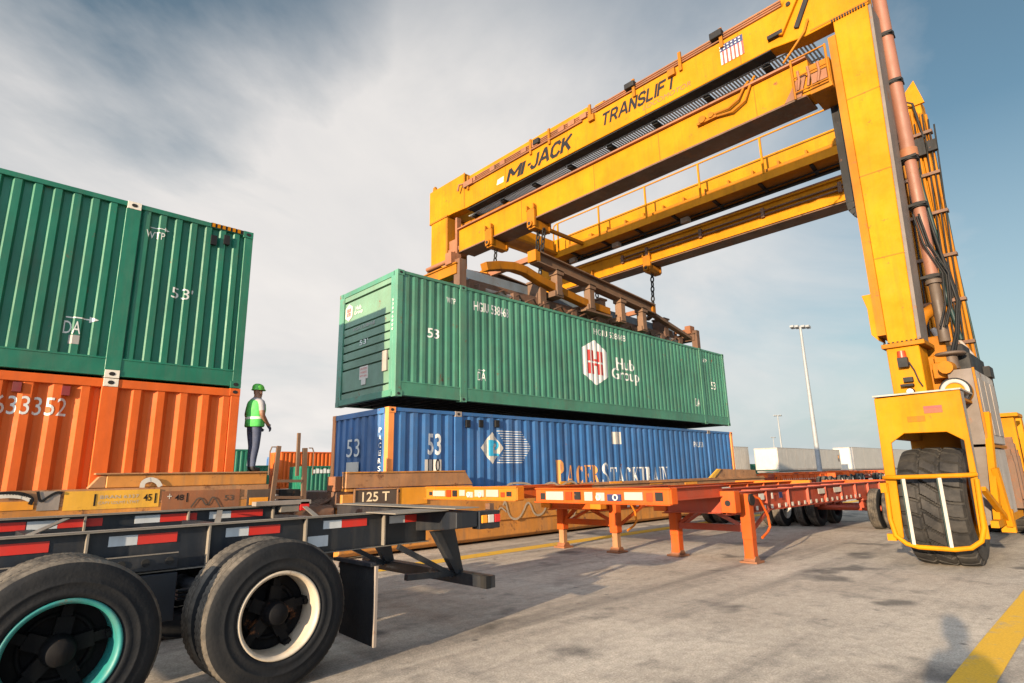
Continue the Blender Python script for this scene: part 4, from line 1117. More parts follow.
# beacon, bracket and work lamp on the foot
bk = MB().tube((FX-.09, 2.46, 3.43), (FX-.09, 2.46, 3.55), .075, 16, r2=.065).build('beacon', M['beacon'], cr_)
bx = MB().box(FX-.15, FX-.03, 2.38, 2.53, 3.26, 3.43).box(FX-.1, FX-.012, 2.36, 2.5, 3.0, 3.08).box(FX-.14, FX-.02, 2.36, 2.55, 2.92, 2.96)
bx.pipe([(FX-.05,2.38,3.35),(FX-.06,2.32,3.2),(FX-.05,2.28,3.0),(FX-.04,2.24,2.9)], .012, 6); bx.build('beacon_bracket', M['dark'], cr_)
wl_ = MB().tube((FX-.05, 2.42, 2.83), (FX-.14, 2.42, 2.82), .06, 16).build('work_lamp', M['dark'], cr_)
MB().tube((FX-.141, 2.42, 2.82), (FX-.146, 2.42, 2.82), .052, 16).build('lens', M['clearlens'], wl_)

# far front leg
lgf = leg(FX, FX+.9, 15.80, 16.72, .6, 10.84)
MB().box(FX-.02, FX+.9, 15.70, 15.80, 8.9, 10.8).build('guide_rail', YD, lgf)
MB().box(FX-.03, FX+.95, 15.7, 16.80, 10.84, 10.9).build('collar', YD, lgf)
# rear legs
lrn = leg(18.1, 18.75, 2.25, 3.25, 3.3, 11.5)
MB().prism([(2.15,11.3),(2.85,11.3),(2.75,11.55),(2.3,12.05)], 'x', 18.05, 18.12).build('top_plate', Y_, lrn)
MB().box(18.08, 18.8, 3.11, 3.2, 3.6, 10.4).build('guide_rail', YD, lrn)
lrf = leg(18.1, 18.9, 15.80, 16.72, .6, 10.84)

# upper front girder
gd = MB().prism([(2.0,10.62),(3.2,10.62),(3.9,10.74),(14.6,10.80),(15.4,10.86),(16.84,10.90),(16.84,12.2),(14.75,12.2),(14.75,11.62),(3.3,11.62),(3.3,12.6),(2.0,12.6)], 'x', FX, FX+.36)
gdo = gd.build('upper_girder', Y_, cr_, bevel=.012)
for yq in (4.6, 7.2, 9.9, 12.6): MB().box(FX-.004, FX+.001, yq, yq+.025, 10.76, 11.6).build('weld_seam', YD, gdo)
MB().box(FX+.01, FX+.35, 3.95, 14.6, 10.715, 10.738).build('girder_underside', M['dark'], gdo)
seam = MB().box(FX-.012, FX+.02, 2.0, 3.1, 10.66, 10.70).box(FX-.010, FX+.0, 14.72, 14.78, 10.86, 12.2); seam.build('seam', YD, gdo)
pts = [(FX-.09,15.0,11.72)]
pp = MB()
for k, z in enumerate((11.68, 11.74, 11.80)): pp.tube((FX+.02, 3.6, z), (FX+.02, 14.7, z+.02), .024, 8)
pp.tube((FX-.04, 9.3, 11.58), (FX-.04, 14.4, 11.58), .03, 8)
pp.build_each('hydraulic_line', M['rust_orange'], gdo)
MB().box(FX+.12, FX+.55, 9.2, 14.6, 11.80, 12.07).build('top_box', Y_, gdo, bevel=.01)
MB().tube((FX+.22, 3.0, 11.84), (FX+.22, 8.85, 11.84), .13, 20).tube((FX+.22, 8.6, 11.84), (FX+.22, 8.9, 11.84), .16, 16).build('lift_cylinder', Y_, gdo)
MB().box(FX+.1, FX+.36, 3.2, 8.7, 11.62, 11.70).build('cylinder_tray', YD, gdo)
bkx = MB()
for y in (14.2, 13.2, 12.7, 11.7, 11.2, 10.1, 9.7, 9.25): bkx.box(FX-.06, FX+.3, y-.12, y+.12, 11.625, 11.79)
bkx.build_each('pipe_clamp', M['rust_orange'], gdo)
cl2 = MB()
for y in (14.5, 11.4, 10.6, 9.0, 7.5, 6.1, 5.0): cl2.box(FX-.06, FX-.01, y-.04, y+.04, 11.42, 11.95)
for y in (8.95, 6.35): cl2.box(FX-.09, FX-.01, y-.1, y+.1, 11.40, 11.58)
cl2.build_each('pipe_stand', YD, gdo)
wlp = MB().box(FX-.12, FX+.05, 7.45, 7.75, 11.72, 11.88).box(FX-.12, FX+.05, 4.95, 5.25, 11.72, 11.90).box(FX-.1, FX+.05, 11.0, 11.25, 11.66, 11.84)
wlp.build_each('flood_lamp', M['dark'], gdo, bevel=.01)
MB().bar((FX-.04, 3.75, 10.95), (FX-.04, 3.0, 12.2), .10, .26, up=(0,0,1)).build('brace_arm', Y_, gdo, bevel=.01)
MB().tube((FX-.12, 3.42, 11.52), (FX-.085, 3.42, 11.52), .05, 12).box(FX-.1, FX, 3.62, 3.95, 10.93, 11.02).bar((FX-.03, 3.35, 10.9),(FX-.03, 2.85, 11.9),.05,.1).build('arm_pin', M['dark'], gdo)
MB().pipe([(FX-.02,14.75,11.75),(FX-.16,14.85,11.7),(FX-.14,14.95,11.5)], .04, 8).box(FX-.1,FX,14.2,14.7,11.55,11.75).build('pipe_elbow', M['rust_orange'], gdo)
MB().prism([(16.55,12.2),(16.80,12.2),(16.76,12.42),(16.66,12.45)], 'x', FX+.1, FX+.2).build('lifting_eye', YD, gdo)
# lettering on the girder
def gtext(txt, u0, v0, u1, z, H, mt, x=FX, **k):
    a = onX(u0, v0, x); b = onX(u1, v0, x)
    # x extents measured along the girder
    return a.y, b.y
def glet(txt, y0, y1, z, H, mt, bold=.03, shear=.25):
    return text(txt, gdo, mt, (FX, y0, z), (0,-1,0), (0,0,1), (-1,0,0), off=.006, W=y0-y1, H=H, bold=bold, shear=shear)
yy = {}
for nm, (u, v) in dict(mj0=(506,180), mj1=(573,142), tl0=(603,122), tl1=(678,86), fl0=(722,60), fl1=(744,48)).items(): yy[nm] = onX(u, v, FX)
def slet(txt, y0, y1, z, H, mt, **k):
    return place(stroke_bm(txt, **k), 'lettering', gdo, mt, (FX, y0, z), (0,-1,0), (0,0,1), (-1,0,0), off=.005, W=y0-y1, H=H)
slet('MI', yy['mj0'].y, yy['mj0'].y-.95, 10.93, .44, M['black_letter'])
slet('-', yy['mj0'].y-1.0, yy['mj0'].y-1.16, 11.10, .08, M['black_letter'])
slet('JACK', yy['mj0'].y-1.10, yy['mj1'].y, 10.90, .52, M['black_letter'])
slet('TRANSLIFT', yy['tl0'].y, yy['tl1'].y, 11.06, .42, M['black_letter'], w=.21)
glet('LOCOMOTOR', yy['tl0'].y-1.3, yy['tl0'].y-2.7, 10.90, .13, M['rust_orange'], bold=.0)
MB().prism([(yy['mj0'].y+.45,11.02),(yy['mj0'].y+.12,11.02),(yy['mj0'].y+.1,11.22),(yy['mj0'].y+.4,11.2)], 'x', FX-.008, FX-.003).build('faded_emblem', M['cream_letter'], gdo)
# flag
fy0, fy1 = yy['fl0'].y+.02, yy['fl1'].y; fz0, fz1 = 10.98, 11.50
fg = MB().box(FX-.012, FX-.003, fy1, fy0, fz0, fz1).build('flag', M['sticker'], gdo)
b_ = MB().box(FX-.016, FX-.0125, fy1, fy0, fz0+.34, fz1); b_.build('flag_field', M['flag_blue'], fg)
b_ = MB()
for i in range(6):
    w = (fy0-fy1)/12; b_.box(FX-.016, FX-.0125, fy1+w*(2*i), fy1+w*(2*i+1), fz0, fz0+.338)
b_.build('flag_stripe', M['red_letter'], fg)
b_ = MB()
for i in range(6):
    for j in range(2): b_.box(FX-.019, FX-.0165, fy1+.06+(fy0-fy1)/6*i, fy1+.10+(fy0-fy1)/6*i, fz0+.38+.08*j, fz0+.41+.08*j)
b_.build('flag_star', M['sticker'], fg)

# walkway behind the front girder: grating on struts
wk = MB()
for i in range(150): wk.box(FX+.40, FX+1.48, 3.2+.0787*i, 3.2+.0787*i+.034, 10.70, 10.725)
for x in (.40, .76, 1.12, 1.46): wk.box(FX+x, FX+x+.03, 3.2, 15.0, 10.726, 10.75)
wk = wk.build('walkway', M['grate'], cr_)
ss = MB()
for i in range(8):
    y = 4.2+i*1.5; ss.bar((FX+.38, y, 10.66), (FX+1.5, y+.05, 10.66), .16, .07)
ss.box(FX+1.48, FX+1.56, 3.2, 15.0, 10.76, 10.9)
ss.build_each('walkway_strut', M['dark'], wk)
MB().box(FX+.55, FX+1.5, 13.0, 15.7, 10.55, 10.62).build('walkway_end', YD, wk)

# lower lifting beams
def lift_beam(x0, x1, y0, y1, z0, z1):
    b = MB().box(x0, x1, y0, y1, z0, z1)
    o = b.build('lifting_beam', Y_, cr_, bevel=.01)
    MB().box(x0-.09, x1+.09, y0, y1, z1+.002, z1+.05).build('top_flange', M['rust_orange'], o)
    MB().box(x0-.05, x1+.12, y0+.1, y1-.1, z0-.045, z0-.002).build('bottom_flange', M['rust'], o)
    return o
lb1 = lift_beam(FX+.0, FX+.5, 3.25, 15.05, 9.25, 10.07)
for yq in (4.4, 6.9, 9.0, 11.9): MB().box(FX-.004, FX+.001, yq, yq+.022, 9.27, 10.05).build('weld_seam', YD, lb1)
lb2 = lift_beam(18.1, 18.6, 3.0, 15.6, 9.20, 9.98)
MB().box(18.02, 18.09, 3.0, 15.2, 9.92, 9.98).box(18.0, 18.09, 3.0, 15.2, 9.20, 9.28).build('beam_lip', Y_, lb2)
gr = MB()
for z in (9.72, 9.58): gr.tube((18.04, 3.2, z), (18.04, 12.4, z), .03, 8)
for y in (4.5, 6.8, 9.0, 11.2, 12.3): gr.box(18.0, 18.09, y-.05, y+.05, 9.50, 9.82)
gr.build('hydraulic_line', M['rust'], lb2)
# end carriage at the near end of the front beam with its small guard rail
ec = MB().box(FX-.12, FX+.7, 2.82, 3.25, 9.15, 9.24).box(FX+.0, FX+.6, 2.84, 3.25, 9.24, 9.9)
eco = ec.build('end_carriage', YD, lb1, bevel=.006)
rl = MB()
for y in (3.55, 2.86): rl.tube((FX-.1, y, 9.2), (FX-.1, y, 10.15), .025, 8)
for z in (10.13, 9.7, 9.35): rl.tube((FX-.1, 3.55, z), (FX-.1, 2.86, z), .018, 8)
rl.pipe([(FX-.06, 3.7, 10.2), (FX-.1, 3.4, 10.45), (FX-.05, 3.2, 10.7), (FX-.05, 3.1, 10.95)], .025, 8)
rl.build('guard_rail', YD, lb1)
hd = MB()
for y in (3.05, 3.25, 3.45): hd.pipe([(FX-.06, y, 9.85), (FX-.12, y-.03, 9.6), (FX-.08, y+.03, 9.4)], .03, 6)
hd.box(FX-.08, FX, 2.9, 3.2, 9.4, 9.62).prism([(3.8,9.24),(3.45,9.24),(3.3,9.7),(3.45,9.75)], 'x', FX-.05, FX-.01); hd.build('hydraulic_fitting', M['rust_orange'], lb1)
# clevis and hose on the face of the front beam
hf = MB().tube((FX-.13, 5.65, 9.77), (FX-.02, 5.65, 9.77), .09, 12).tube((FX-.13, 5.42, 9.78), (FX-.02, 5.42, 9.78), .07, 12).box(FX-.1, FX-.01, 5.3, 5.8, 9.68, 9.74)
hf.pipe([(FX-.08,5.4,9.78),(FX-.08,5.0,9.75),(FX-.08,4.75,9.85),(FX-.06,4.6,10.1),(FX+.1,4.55,10.3)], .03, 8, 0)
hf.pipe([(FX-.06,5.3,9.70),(FX-.08,4.9,9.62),(FX-.08,4.6,9.75),(FX-.06,4.45,10.1),(FX+.1,4.4,10.35)], .03, 8, 0)
hf.build('hydraulic_fitting', YD, lb1)
# far end carriage
fe = MB().box(FX+.0, FX+.6, 15.06, 15.68, 9.35, 9.5).box(FX+.05, FX+.5, 15.06, 15.68, 9.5, 9.85).box(FX-.06, FX+.02, 15.1, 15.2, 9.0, 10.4).box(FX+.1, FX+.3, 15.3, 15.4, 9.9, 10.7)
fe.build('end_carriage', M['rust_orange'], lb1, bevel=.006)
# energy chain hanging from the near end
ch = MB()
path = [(FX+.75, 3.05, 9.2-.1*i) for i in range(24)] + [(FX+.75, 3.05-.24*(1-math.cos(t)), 6.85-.28*math.sin(t)) for t in [math.pi*k/8 for k in range(1, 8)]]
path += [(FX+.75, 2.60, 6.9)]
for p, q in zip(path, path[1:]): ch.bar(p, q, .14, .17, up=(1,0,0))
ch.build('energy_chain', M['dark'], lb1)
MB().pipe([(FX+.68, 2.98, 9.25), (FX+.6, 2.93, 8.6), (FX+.66, 2.95, 7.4), (FX+.6, 2.9, 6.9)], .02, 6).build('hose', M['hose'], lb1)

def chain(par, a, b, r=.10, w=.026):
    a, b = Vector(a), Vector(b); d = b-a; n = max(2, int(d.length/(r*1.55))); m_ = MB(); u = d.normalized()
    s1 = u.cross(Vector((1,0,0))).normalized(); s2 = u.cross(s1)
    for i in range(n):
        c = a+d*(i+.5)/n; s = s1 if i % 2 else s2
        m_.pipe([c+u*(r*math.cos(t))+s*(r*.55*math.sin(t)) for t in [2*math.pi*k/10 for k in range(10)]], w, 5, closed=True)
    return m_.build('chain', M['dark'], par)
def trolley(par, x0, x1, y, z, zc, xc=None):
    b = MB()
    for xx in (x0-.14, x1+.04): b.box(xx, xx+.09, y-.16, y+.16, z-.30, z+.28)
    b.box(x0-.1, x1+.1, y-.13, y+.13, z-.36, z-.08)
    b.tube((x0-.2, y, z-.22), (x1+.2, y, z-.22), .10, 14)
    for dy in (-.16, .12): b.box(x0-.16, x0-.05, y+dy, y+dy+.05, z+.25, z+.42)
    o = b.build('trolley', YD, par, bevel=.005)
    MB().tube((x0-.205, y, z-.22), (x0-.215, y, z-.22), .055, 12).build('pin', M['dark'], o)
    return o
tA = trolley(lb1, FX, FX+.5, 13.35, 9.25, 8.3); tB = trolley(lb1, FX, FX+.5, 11.4, 9.25, 8.3)
tC = trolley(lb2, 18.1, 18.6, 11.2, 9.20, 8.0); tD = trolley(lb2, 18.1, 18.6, 13.9, 9.20, 8.0)

# rear upper girder with walkway and guard rail
rg = MB().box(18.35, 18.85, 2.9, 16.8, 10.85, 11.75).build('upper_girder', Y_, cr_, bevel=.012)
ww = MB().box(17.35, 18.3, 4.0, 15.3, 10.42, 10.45).build('walkway', YD, cr_)
MB().box(17.31, 17.37, 4.0, 15.3, 10.40, 10.62).box(17.31, 17.35, 4.0, 15.3, 10.36, 10.40).build('walkway_fascia', Y_, ww)
rr_ = MB()
for i in range(6):
    y = 4.2+i*2.15; rr_.box(17.31, 17.36, y-.03, y+.03, 10.6, 11.85)
rr_.tube((17.335, 4.0, 11.87), (17.335, 15.0, 11.87), .028, 8)
rr_.pipe([(17.335,15.0,11.87),(17.335,15.15,11.82),(17.335,15.2,11.7),(17.335,15.2,10.6)], .028, 8)
rr_.build('guard_rail', Y_, ww)
st_ = MB()
for i in range(7):
    y = 5.0+i*1.55; st_.bar((17.4, y, 10.38), (18.4, y+.1, 10.42), .1, .06)
st_.box(18.25, 18.4, 4, 15.3, 10.36, 10.48); st_.tube((17.9,4.2,10.34),(17.9,15,10.34),.03,8)
st_.build_each('walkway_strut', M['dark'], ww)
rp = MB().tube((18.2, 4.0, 10.85), (18.2, 15.0, 10.85), .05, 10).tube((18.1, 4.0, 11.05), (18.1, 15.0, 11.05), .08, 12)
for i in range(13): rp.box(18.05, 18.3, 4.4+i*.85, 4.46+i*.85, 10.5, 11.25)
rp.build('hydraulic_line', YD, rg)
lmp = MB()
for y in (14.6, 12.4, 9.4): lmp.box(17.75, 17.95, y-.15, y+.15, 10.15, 10.33)
lmp.build_each('flood_lamp', M['galv'], ww)
ln_ = MB().box(FX+.6, 18.0, 13.6, 13.72, 10.5, 10.62).box(FX+.5, 18.0, 15.0, 15.6, 10.5, 10.6)
ln_.build_each('tie_beam', YD, cr_)
MB().box(12.7, 18.1, 15.9, 16.6, 10.95, 11.6).build('tie_beam', Y_, cr_)

# lift cylinder beside the near front leg, with clamps
lc = MB().tube((FX+.75, 1.93, 7.6), (FX+.75, 1.93, 12.6), .125, 20).build('lift_cylinder', M['pinkpipe'], cr_)
MB().tube((FX+.75, 1.93, 7.45), (FX+.75, 1.93, 7.62), .155, 20).build('cylinder_gland', M['rust_orange'], lc)
MB().tube((FX+.75, 1.93, 4.9), (FX+.75, 1.93, 7.45), .10, 18).build('piston_rod', M['pinkpipe'], lc)
MB().tube((FX+.75, 1.93, 3.75), (FX+.75, 1.93, 4.9), .09, 16).tube((FX+.75, 1.93, 4.85), (FX+.75, 1.93, 4.95), .13, 16).build('rod_end', M['plate'], lc)
ck = MB()
for z in (10.2, 9.1, 7.4, 6.4, 4.95): ck.box(FX+.6, FX+.9, 1.80, 2.1, z, z+.05).tube((FX+.75,1.93,z-.02),(FX+.75,1.93,z+.07),.145,16)
ck.build_each('cylinder_clamp', M['dark'], lc)
hz = MB()
for dx, dy, r in ((.55,0,.018),(.66,.05,.022),(.5,.08,.018)):
    hz.pipe([(FX+dx,1.93+dy,6.2),(FX+dx,1.86+dy,5.6),(FX+dx+.15,1.68+dy,5.0),(FX+dx+.1,1.72+dy,4.4),(FX+dx,1.84+dy,4.0)], r, 8)
hz.build_each('hose', M['hose_black'], lc)
ex = MB()
for k in range(5):
    x = FX+.95+.13*k; ex.tube((x, 1.95+.06*(k%2), 4.2), (x, 1.95+.06*(k%2), 10.4-.2*k), .028, 8)
ex.build_each('hydraulic_line', YD, lgn)
ex = MB()
for k in range(2):
    x = FX+.9+.16*k
    ex.pipe([(x,1.9,6.8-.5*k),(x+.02,1.82,6.0-.4*k),(x-.1,1.72,5.2),(x,1.66,4.5),(x-.12,1.75,3.9),(x-.3,1.85,3.5)], .026+.006*(k%2), 8)
ex.build_each('hose', M['hose_black'], lgn)
ex = MB().box(FX+.3, FX+.6, 1.84, 2.12, 3.05, 3.32).box(FX+.35, FX+.5, 1.9, 2.08, 3.32, 3.5).tube((FX+.1,1.9,3.2),(FX+.7,1.88,3.25),.11,12)
ex.build('hydraulic_motor', YD, lgn, bevel=.012)
# pipe bundle on the near rear leg
RLY = .30

pbn = MB()
for i in range(11): pbn.tube((18.02-.03*(i%2), 2.86-.098*i, 4.1), (18.02-.03*(i%2), 2.86-.098*i, 11.45-.08*abs(i-3)), .040, 8)
pbo = pbn.build('pipe_bundle', YD, lrn)
pd = MB()
for i in (0, 1, 3, 4, 6, 7, 8): pd.tube((17.94, 2.81-.098*i, 4.3), (17.94, 2.57-.105*i, 10.9-.2*(i%3)), .020, 8)
pd.build_each('hose', M['hose_black'], pbo)
pcl = MB()
for z in (4.5, 5.6, 6.8, 8.0, 9.1, 10.3): pcl.box(17.88, 18.08, 1.80, 2.95, z, z+.08)
pcl.build_each('pipe_clamp', M['rust'], pbo)
vb = MB().box(17.82, 18.0, 2.0, 2.35, 9.7, 10.2).box(17.84, 18.0, 1.75, 1.95, 9.75, 10.05).pipe([(17.9,2.5,10.6),(17.9,2.5,11.2),(17.9,2.35,11.5),(17.9,2.1,11.3),(17.9,2.0,10.2)], .03, 8)
vb.build('valve_block', M['dark'], pbo)
MB().pipe([(18.05,1.86,10.0),(18.0,1.84,8.5),(18.05,1.86,6.5),(18.0,1.82,5.0),(18.0,1.80,3.6)], .022, 8).pipe([(17.95,2.3,10.2),(17.85,2.25,9),(17.9,2.15,7.5),(17.85,2.2,6),(17.85,2.05,4.6)], .05, 8).build('hose', M['hose'], pbo)
MB().pipe([(17.95,2.6,5.0),(17.9,2.4,4.4),(17.8,2.2,4.1),(17.8,1.95,3.9),(17.85,1.8,3.6)], .07, 10).pipe([(17.9,2.1,4.6),(17.8,1.9,4.2),(17.8,1.8,3.7)], .04, 8).build('pipe_elbow', M['galv'], pbo)

for o in [pbo]+list(pbo.children): o.location.y += RLY if o is pbo else 0
# wheels
TR, TW = .945, .86
def big_wheel(xc, yc):
    prof = []
    K = 34
    for i in range(K+1):
        o = -TW/2 + TW*i/K; e = abs(o)/(TW/2)
        prof.append((o, TR - .05*e**4 - (.07 if i in (0, K) else 0)))
    prof = [(-TW/2+.06, TR*.55), (-TW/2-.02, TR*.66), (-TW/2-.03, TR*.78), (-TW/2-.01, TR*.88)] + prof + [(TW/2+.01, TR*.88), (TW/2+.03, TR*.78), (TW/2+.02, TR*.66), (TW/2-.06, TR*.55)]
    def dd(a, o, r):
        if r < TR*.89: return 0
        ph = (a*25/(2*math.pi) + o*1.7 + .2*math.sin(o*8) + (.5 if abs(o) < .14 else 0)) % 1.0
        g = min(abs(ph-.5)*2, 1); d = 0
        if g < .20: d = .06
        if abs(o-.14*math.copysign(1, o)) < .016: d = max(d, .035)
        return -d
    z = TR-.035
    w = MB().lathe(prof, (xc, yc, z), 'y', 760, disp=dd, smooth=False)
    hubm = MB().lathe([(-.30,TR*.57),(-.30,.30),(-.20,.28),(-.22,.12),(-.26,.10),(-.26,.001)], (xc, yc, z), 'y', 40, closed=False).lathe([(.30,TR*.57),(.30,.30),(.2,.28),(.2,.001)], (xc, yc, z), 'y', 40, closed=False)
    h = hubm.build('wheel', YD, cr_)
    w.build('tyre', M['big_rubber'], h)
    MB().lathe([(-TW/2+.05,TR*.56),(-TW/2+.03,TR*.60),(-TW/2+.06,TR*.53),(-.28,TR*.52),(-.28,TR*.56)], (xc, yc, z), 'y', 48).build('rim', Y_, h)
    return h
bw = big_wheel(12.12, 2.27)
for xc, yc in ((18.4, 2.25), (12.5, 16.25), (18.4, 16.25)):
    c = copy_tree(bw); c.parent = cr_; c.location = Vector((xc-12.12, yc-2.27, 0))
# front wheel guard: arched plate, cheeks, top
gx = 11.06
outer = [(2.80,.48),(2.86,2.66),(1.56,2.70),(1.60,.55)]
gp = [(2.80,.46),(2.765,2.66),(1.60,2.68),(1.585,.50),(1.70,.50),(1.665,1.92),(1.86,2.06),(2.42,2.07),(2.62,1.93),(2.66,.46)]
wg = MB().prism(gp, 'x', gx, gx+.05)
wgo = wg.build('wheel_guard', Y_, cr_, bevel=.008)
MB().prism([(gx+.052,.5),(gx+.14,.5),(gx+.24,1.6),(gx+.30,2.675),(gx+.052,2.675)], 'y', 1.60, 1.63).build('guard_cheek', M['galv'], wgo)
MB().prism([(gx+.052,.5),(gx+.14,.5),(gx+.24,1.6),(gx+.30,2.675),(gx+.052,2.675)], 'y', 2.735, 2.765).build('guard_cheek', YD, wgo)
MB().box(gx+.052, FX+.6, 1.64, 2.73, 2.56, 2.60).build('guard_roof', YD, wgo)
MB().box(gx-.015, FX-.02, 1.585, 2.78, 2.685, 2.71).build('guard_top', M['panel'], wgo)
MB().box(gx-.006, gx-.001, 1.86, 2.10, 2.36, 2.47).build('warning_label', M['beacon'], wgo)
MB().box(gx-.009, gx-.007, 1.86, 2.10, 2.44, 2.472).build('warning_label', M['dull_red'], wgo)
MB().box(gx-.006, gx-.001, 2.10, 2.34, 2.24, 2.33).build('number_plate', YD, wgo)
yk = MB().box(11.5, 12.9, 2.5, 2.7, 2.0, 2.56).box(11.6, 12.8, 1.75, 2.65, 2.3, 2.55).box(12.7, 12.95, 1.7, 2.7, .8, 2.55)
yk.build('wheel_yoke', YD, cr_)
bar = MB()
bar.pipe([(gx-.02,2.79,1.38),(gx-.10,2.72,1.39),(gx-.13,2.55,1.39),(gx-.13,1.85,1.405),(gx-.10,1.66,1.41),(gx-.02,1.60,1.42)], .035, 10)
bar.pipe([(gx-.04,2.78,1.3),(gx-.10,2.78,.75),(gx-.10,2.74,.50),(gx-.12,2.60,.385),(gx-.13,2.45,.35),(gx-.13,2.0,.345),(gx-.12,1.80,.38),(gx-.10,1.67,.48),(gx-.08,1.62,.66),(gx-.03,1.60,1.35)], .035, 10)
bar.box(gx-.1, gx, 2.74, 2.86, .42, .52).box(gx-.1, gx, 2.76, 2.85, 1.15, 1.3)
bar.build('guard_bar', Y_, wgo)
for y in (2.50, 2.03):
    o = MB().box(gx-.15, gx-.125, y-.022, y+.022, .36, 1.38).build('guard_slat', M['sun_white'], wgo)
    MB().box(gx-.152, gx-.125, y+.0222, y+.042, .36, 1.38).build('slat_edge', M['hose'], o)
# side beam, engine housing, tanks
sb = MB().box(12.96, 18.0, 1.95, 2.6, .95, 1.5).build('side_beam', Y_, cr_, bevel=.012)
eh = MB().box(12.35, 14.3, 1.54, 1.84, 1.9, 3.15)
eho = eh.build('engine_housing', M['panel'], cr_, bevel=.015)
MB().box(12.30, 14.35, 1.535, 1.86, 1.84, 1.885).box(12.30, 12.345, 1.53, 1.56, .6, 3.16).build('housing_edge', YD, eho)
MB().box(12.30, 12.345, 1.565, 1.90, .6, 3.15).build('front_panel', M['primer'], eho)
MB().box(12.36, 14.25, 1.56, 1.88, .62, 1.83).build('fuel_tank', M['panel'], cr_, bevel=.02)
pn = MB()
for x in (12.55, 13.15, 13.75): pn.box(x, x+.5, 1.528, 1.538, 2.05, 3.0)
pn.build_each('access_door', M['galv'], eho, bevel=.003)
MB().box(13.9, 14.35, 1.5, 1.9, 3.16, 3.36).box(14.3, 14.5, 1.55, 1.9, 2.6, 3.3).build('exhaust_box', M['dark'], eho)
MB().tube((12.02, 1.80, 2.76), (12.4, 1.80, 2.76), .21, 28).build('air_cleaner', Y_, cr_)
MB().lathe([(0,.20),(0,.14),(.03,.14),(.03,.20)], (11.99, 1.80, 2.76), 'x', 28).build('cleaner_ring', M['sun_white'], cr_)
MB().lathe([(0,.225),(0,.20),(.06,.20),(.06,.225)], (12.0, 1.80, 2.76), 'x', 28).build('cleaner_band', M['dark'], cr_)
en = MB().box(12.75, 14.2, 1.6, 2.4, 3.16, 3.5).box(13.0, 13.6, 1.7, 2.3, 3.5, 3.7).tube((12.6, 1.95, 3.3), (13.6, 1.95, 3.3), .17, 14)
en.build('engine', M['dark'], cr_, bevel=.02)
en2 = MB().lathe([(0,.05),(.02,.22),(.04,.24),(.07,.22),(.1,.05)], (12.55, 1.85, 3.42), 'z', 28).tube((12.55,1.85,3.2),(12.55,1.85,3.45),.1,12)
en2.build('filter_cap', M['plate'], cr_)
en3 = MB().box(12.95, 13.5, 1.95, 2.6, 3.5, 3.9).pipe([(12.9,2.4,3.9),(12.9,2.2,4.3),(13.2,2.0,4.5),(13.6,2.0,4.3)], .12, 10).box(12.72, 13.0, 2.05, 2.6, 2.6, 3.5)
en3.build('hydraulic_tank', YD, cr_, bevel=.02)
fr_ = MB().bar((12.0, 1.58, .62), (12.45, 1.50, 2.4), .09, .09).bar((12.3, 1.46, .60), (12.15, 1.50, 1.5), .08, .08).box(11.6, 14.6, 1.52, 1.62, .62, .72).box(12.35, 12.5, 1.42, 1.6, .5, .85)
fr_.bar((11.4,1.6,1.2),(12.3,1.5,.7),.07,.07); fr_.build('side_frame', Y_, cr_)
rpst = MB().box(15.9, 16.2, 1.5, 1.8, 1.4, 2.5).box(15.85, 16.7, 1.42, 1.9, 2.52, 2.6).box(16.0, 17.6, 1.45, 1.9, 1.0, 1.45).box(17.2, 17.5, 1.5, 2.6, 1.0, 2.6)
rpst.build('rear_post', Y_, cr_, bevel=.01)
rhr = MB()
for z in (1.55, 1.85): rhr.tube((16.3, 1.25, z), (18.3, 1.25, z), .05, 8)
for x in (16.3, 17.3, 18.3): rhr.tube((x, 1.25, .7), (x, 1.25, 1.87), .03, 8)
rhr.box(14.6, 18.4, 1.2, 1.3, .62, .72); rhr.build('step_rail', Y_, cr_)
mis = MB()
for i in range(10):
    x = 14.6+i*.16; mis.box(x, x+.1, 1.5+.03*(i%3), 1.75, .75+.05*(i%4), 1.6+.12*(i%5))
mis.build('valve_block', M['rust'], cr_)

# ------------------------------------------------------------------ spreader hung from the chains
sp_ = thing('lifting_spreader', 'rusty and blue grey lifting frame hung on chains and locked onto the lifted green container', 'spreader', (15.2, 12.4, 6.36))
zt = 6.365
SB = MB().box(9.6, 21.0, 12.05, 12.75, zt+.32, zt+.92).build('main_beam', M['steel'], sp_, bevel=.015)
for xs, xn in ((9.10, 'end_beam'), (21.32, 'end_beam')):
    e = MB().box(xs-.16, xs+.16, 11.25, 13.85, zt+.34, zt+.60)
    e.box(xs-.2, xs+.2, 11.22, 13.88, zt+.60, zt+.64)
    eo = e.build(xn, YD if xs < 15 else M['rust'], sp_, bevel=.01)
    for yy_ in (11.28, 13.82):
        MB().box(xs-.12, xs+.12, yy_-.12, yy_+.12, zt+.0, zt+.75).build('corner_lock', M['rust'], eo, bevel=.01)
    MB().tube((xs-.1, 11.5, zt+.8), (xs-.1, 12.6, zt+.8), .06, 10).box(xs-.25, xs+.1, 11.35, 11.6, zt+.62, zt+.95).build('lock_actuator', M['rust_orange'], eo, bevel=.008)
# telescoping inner beam and flippers
MB().box(20.2, 21.35, 12.12, 12.68, zt+.38, zt+.8).box(9.05, 10.2, 12.12, 12.68, zt+.38, zt+.8).build_each('inner_beam', M['rust'], sp_)
MB().bar((18.6, 11.45, zt+.96), (21.2, 11.45, zt+.42), .22, .12).bar((18.4,11.4,zt+.92),(18.8,11.9,zt+.92),.2,.1).build('flipper_arm', M['tan'], sp_, bevel=.01)
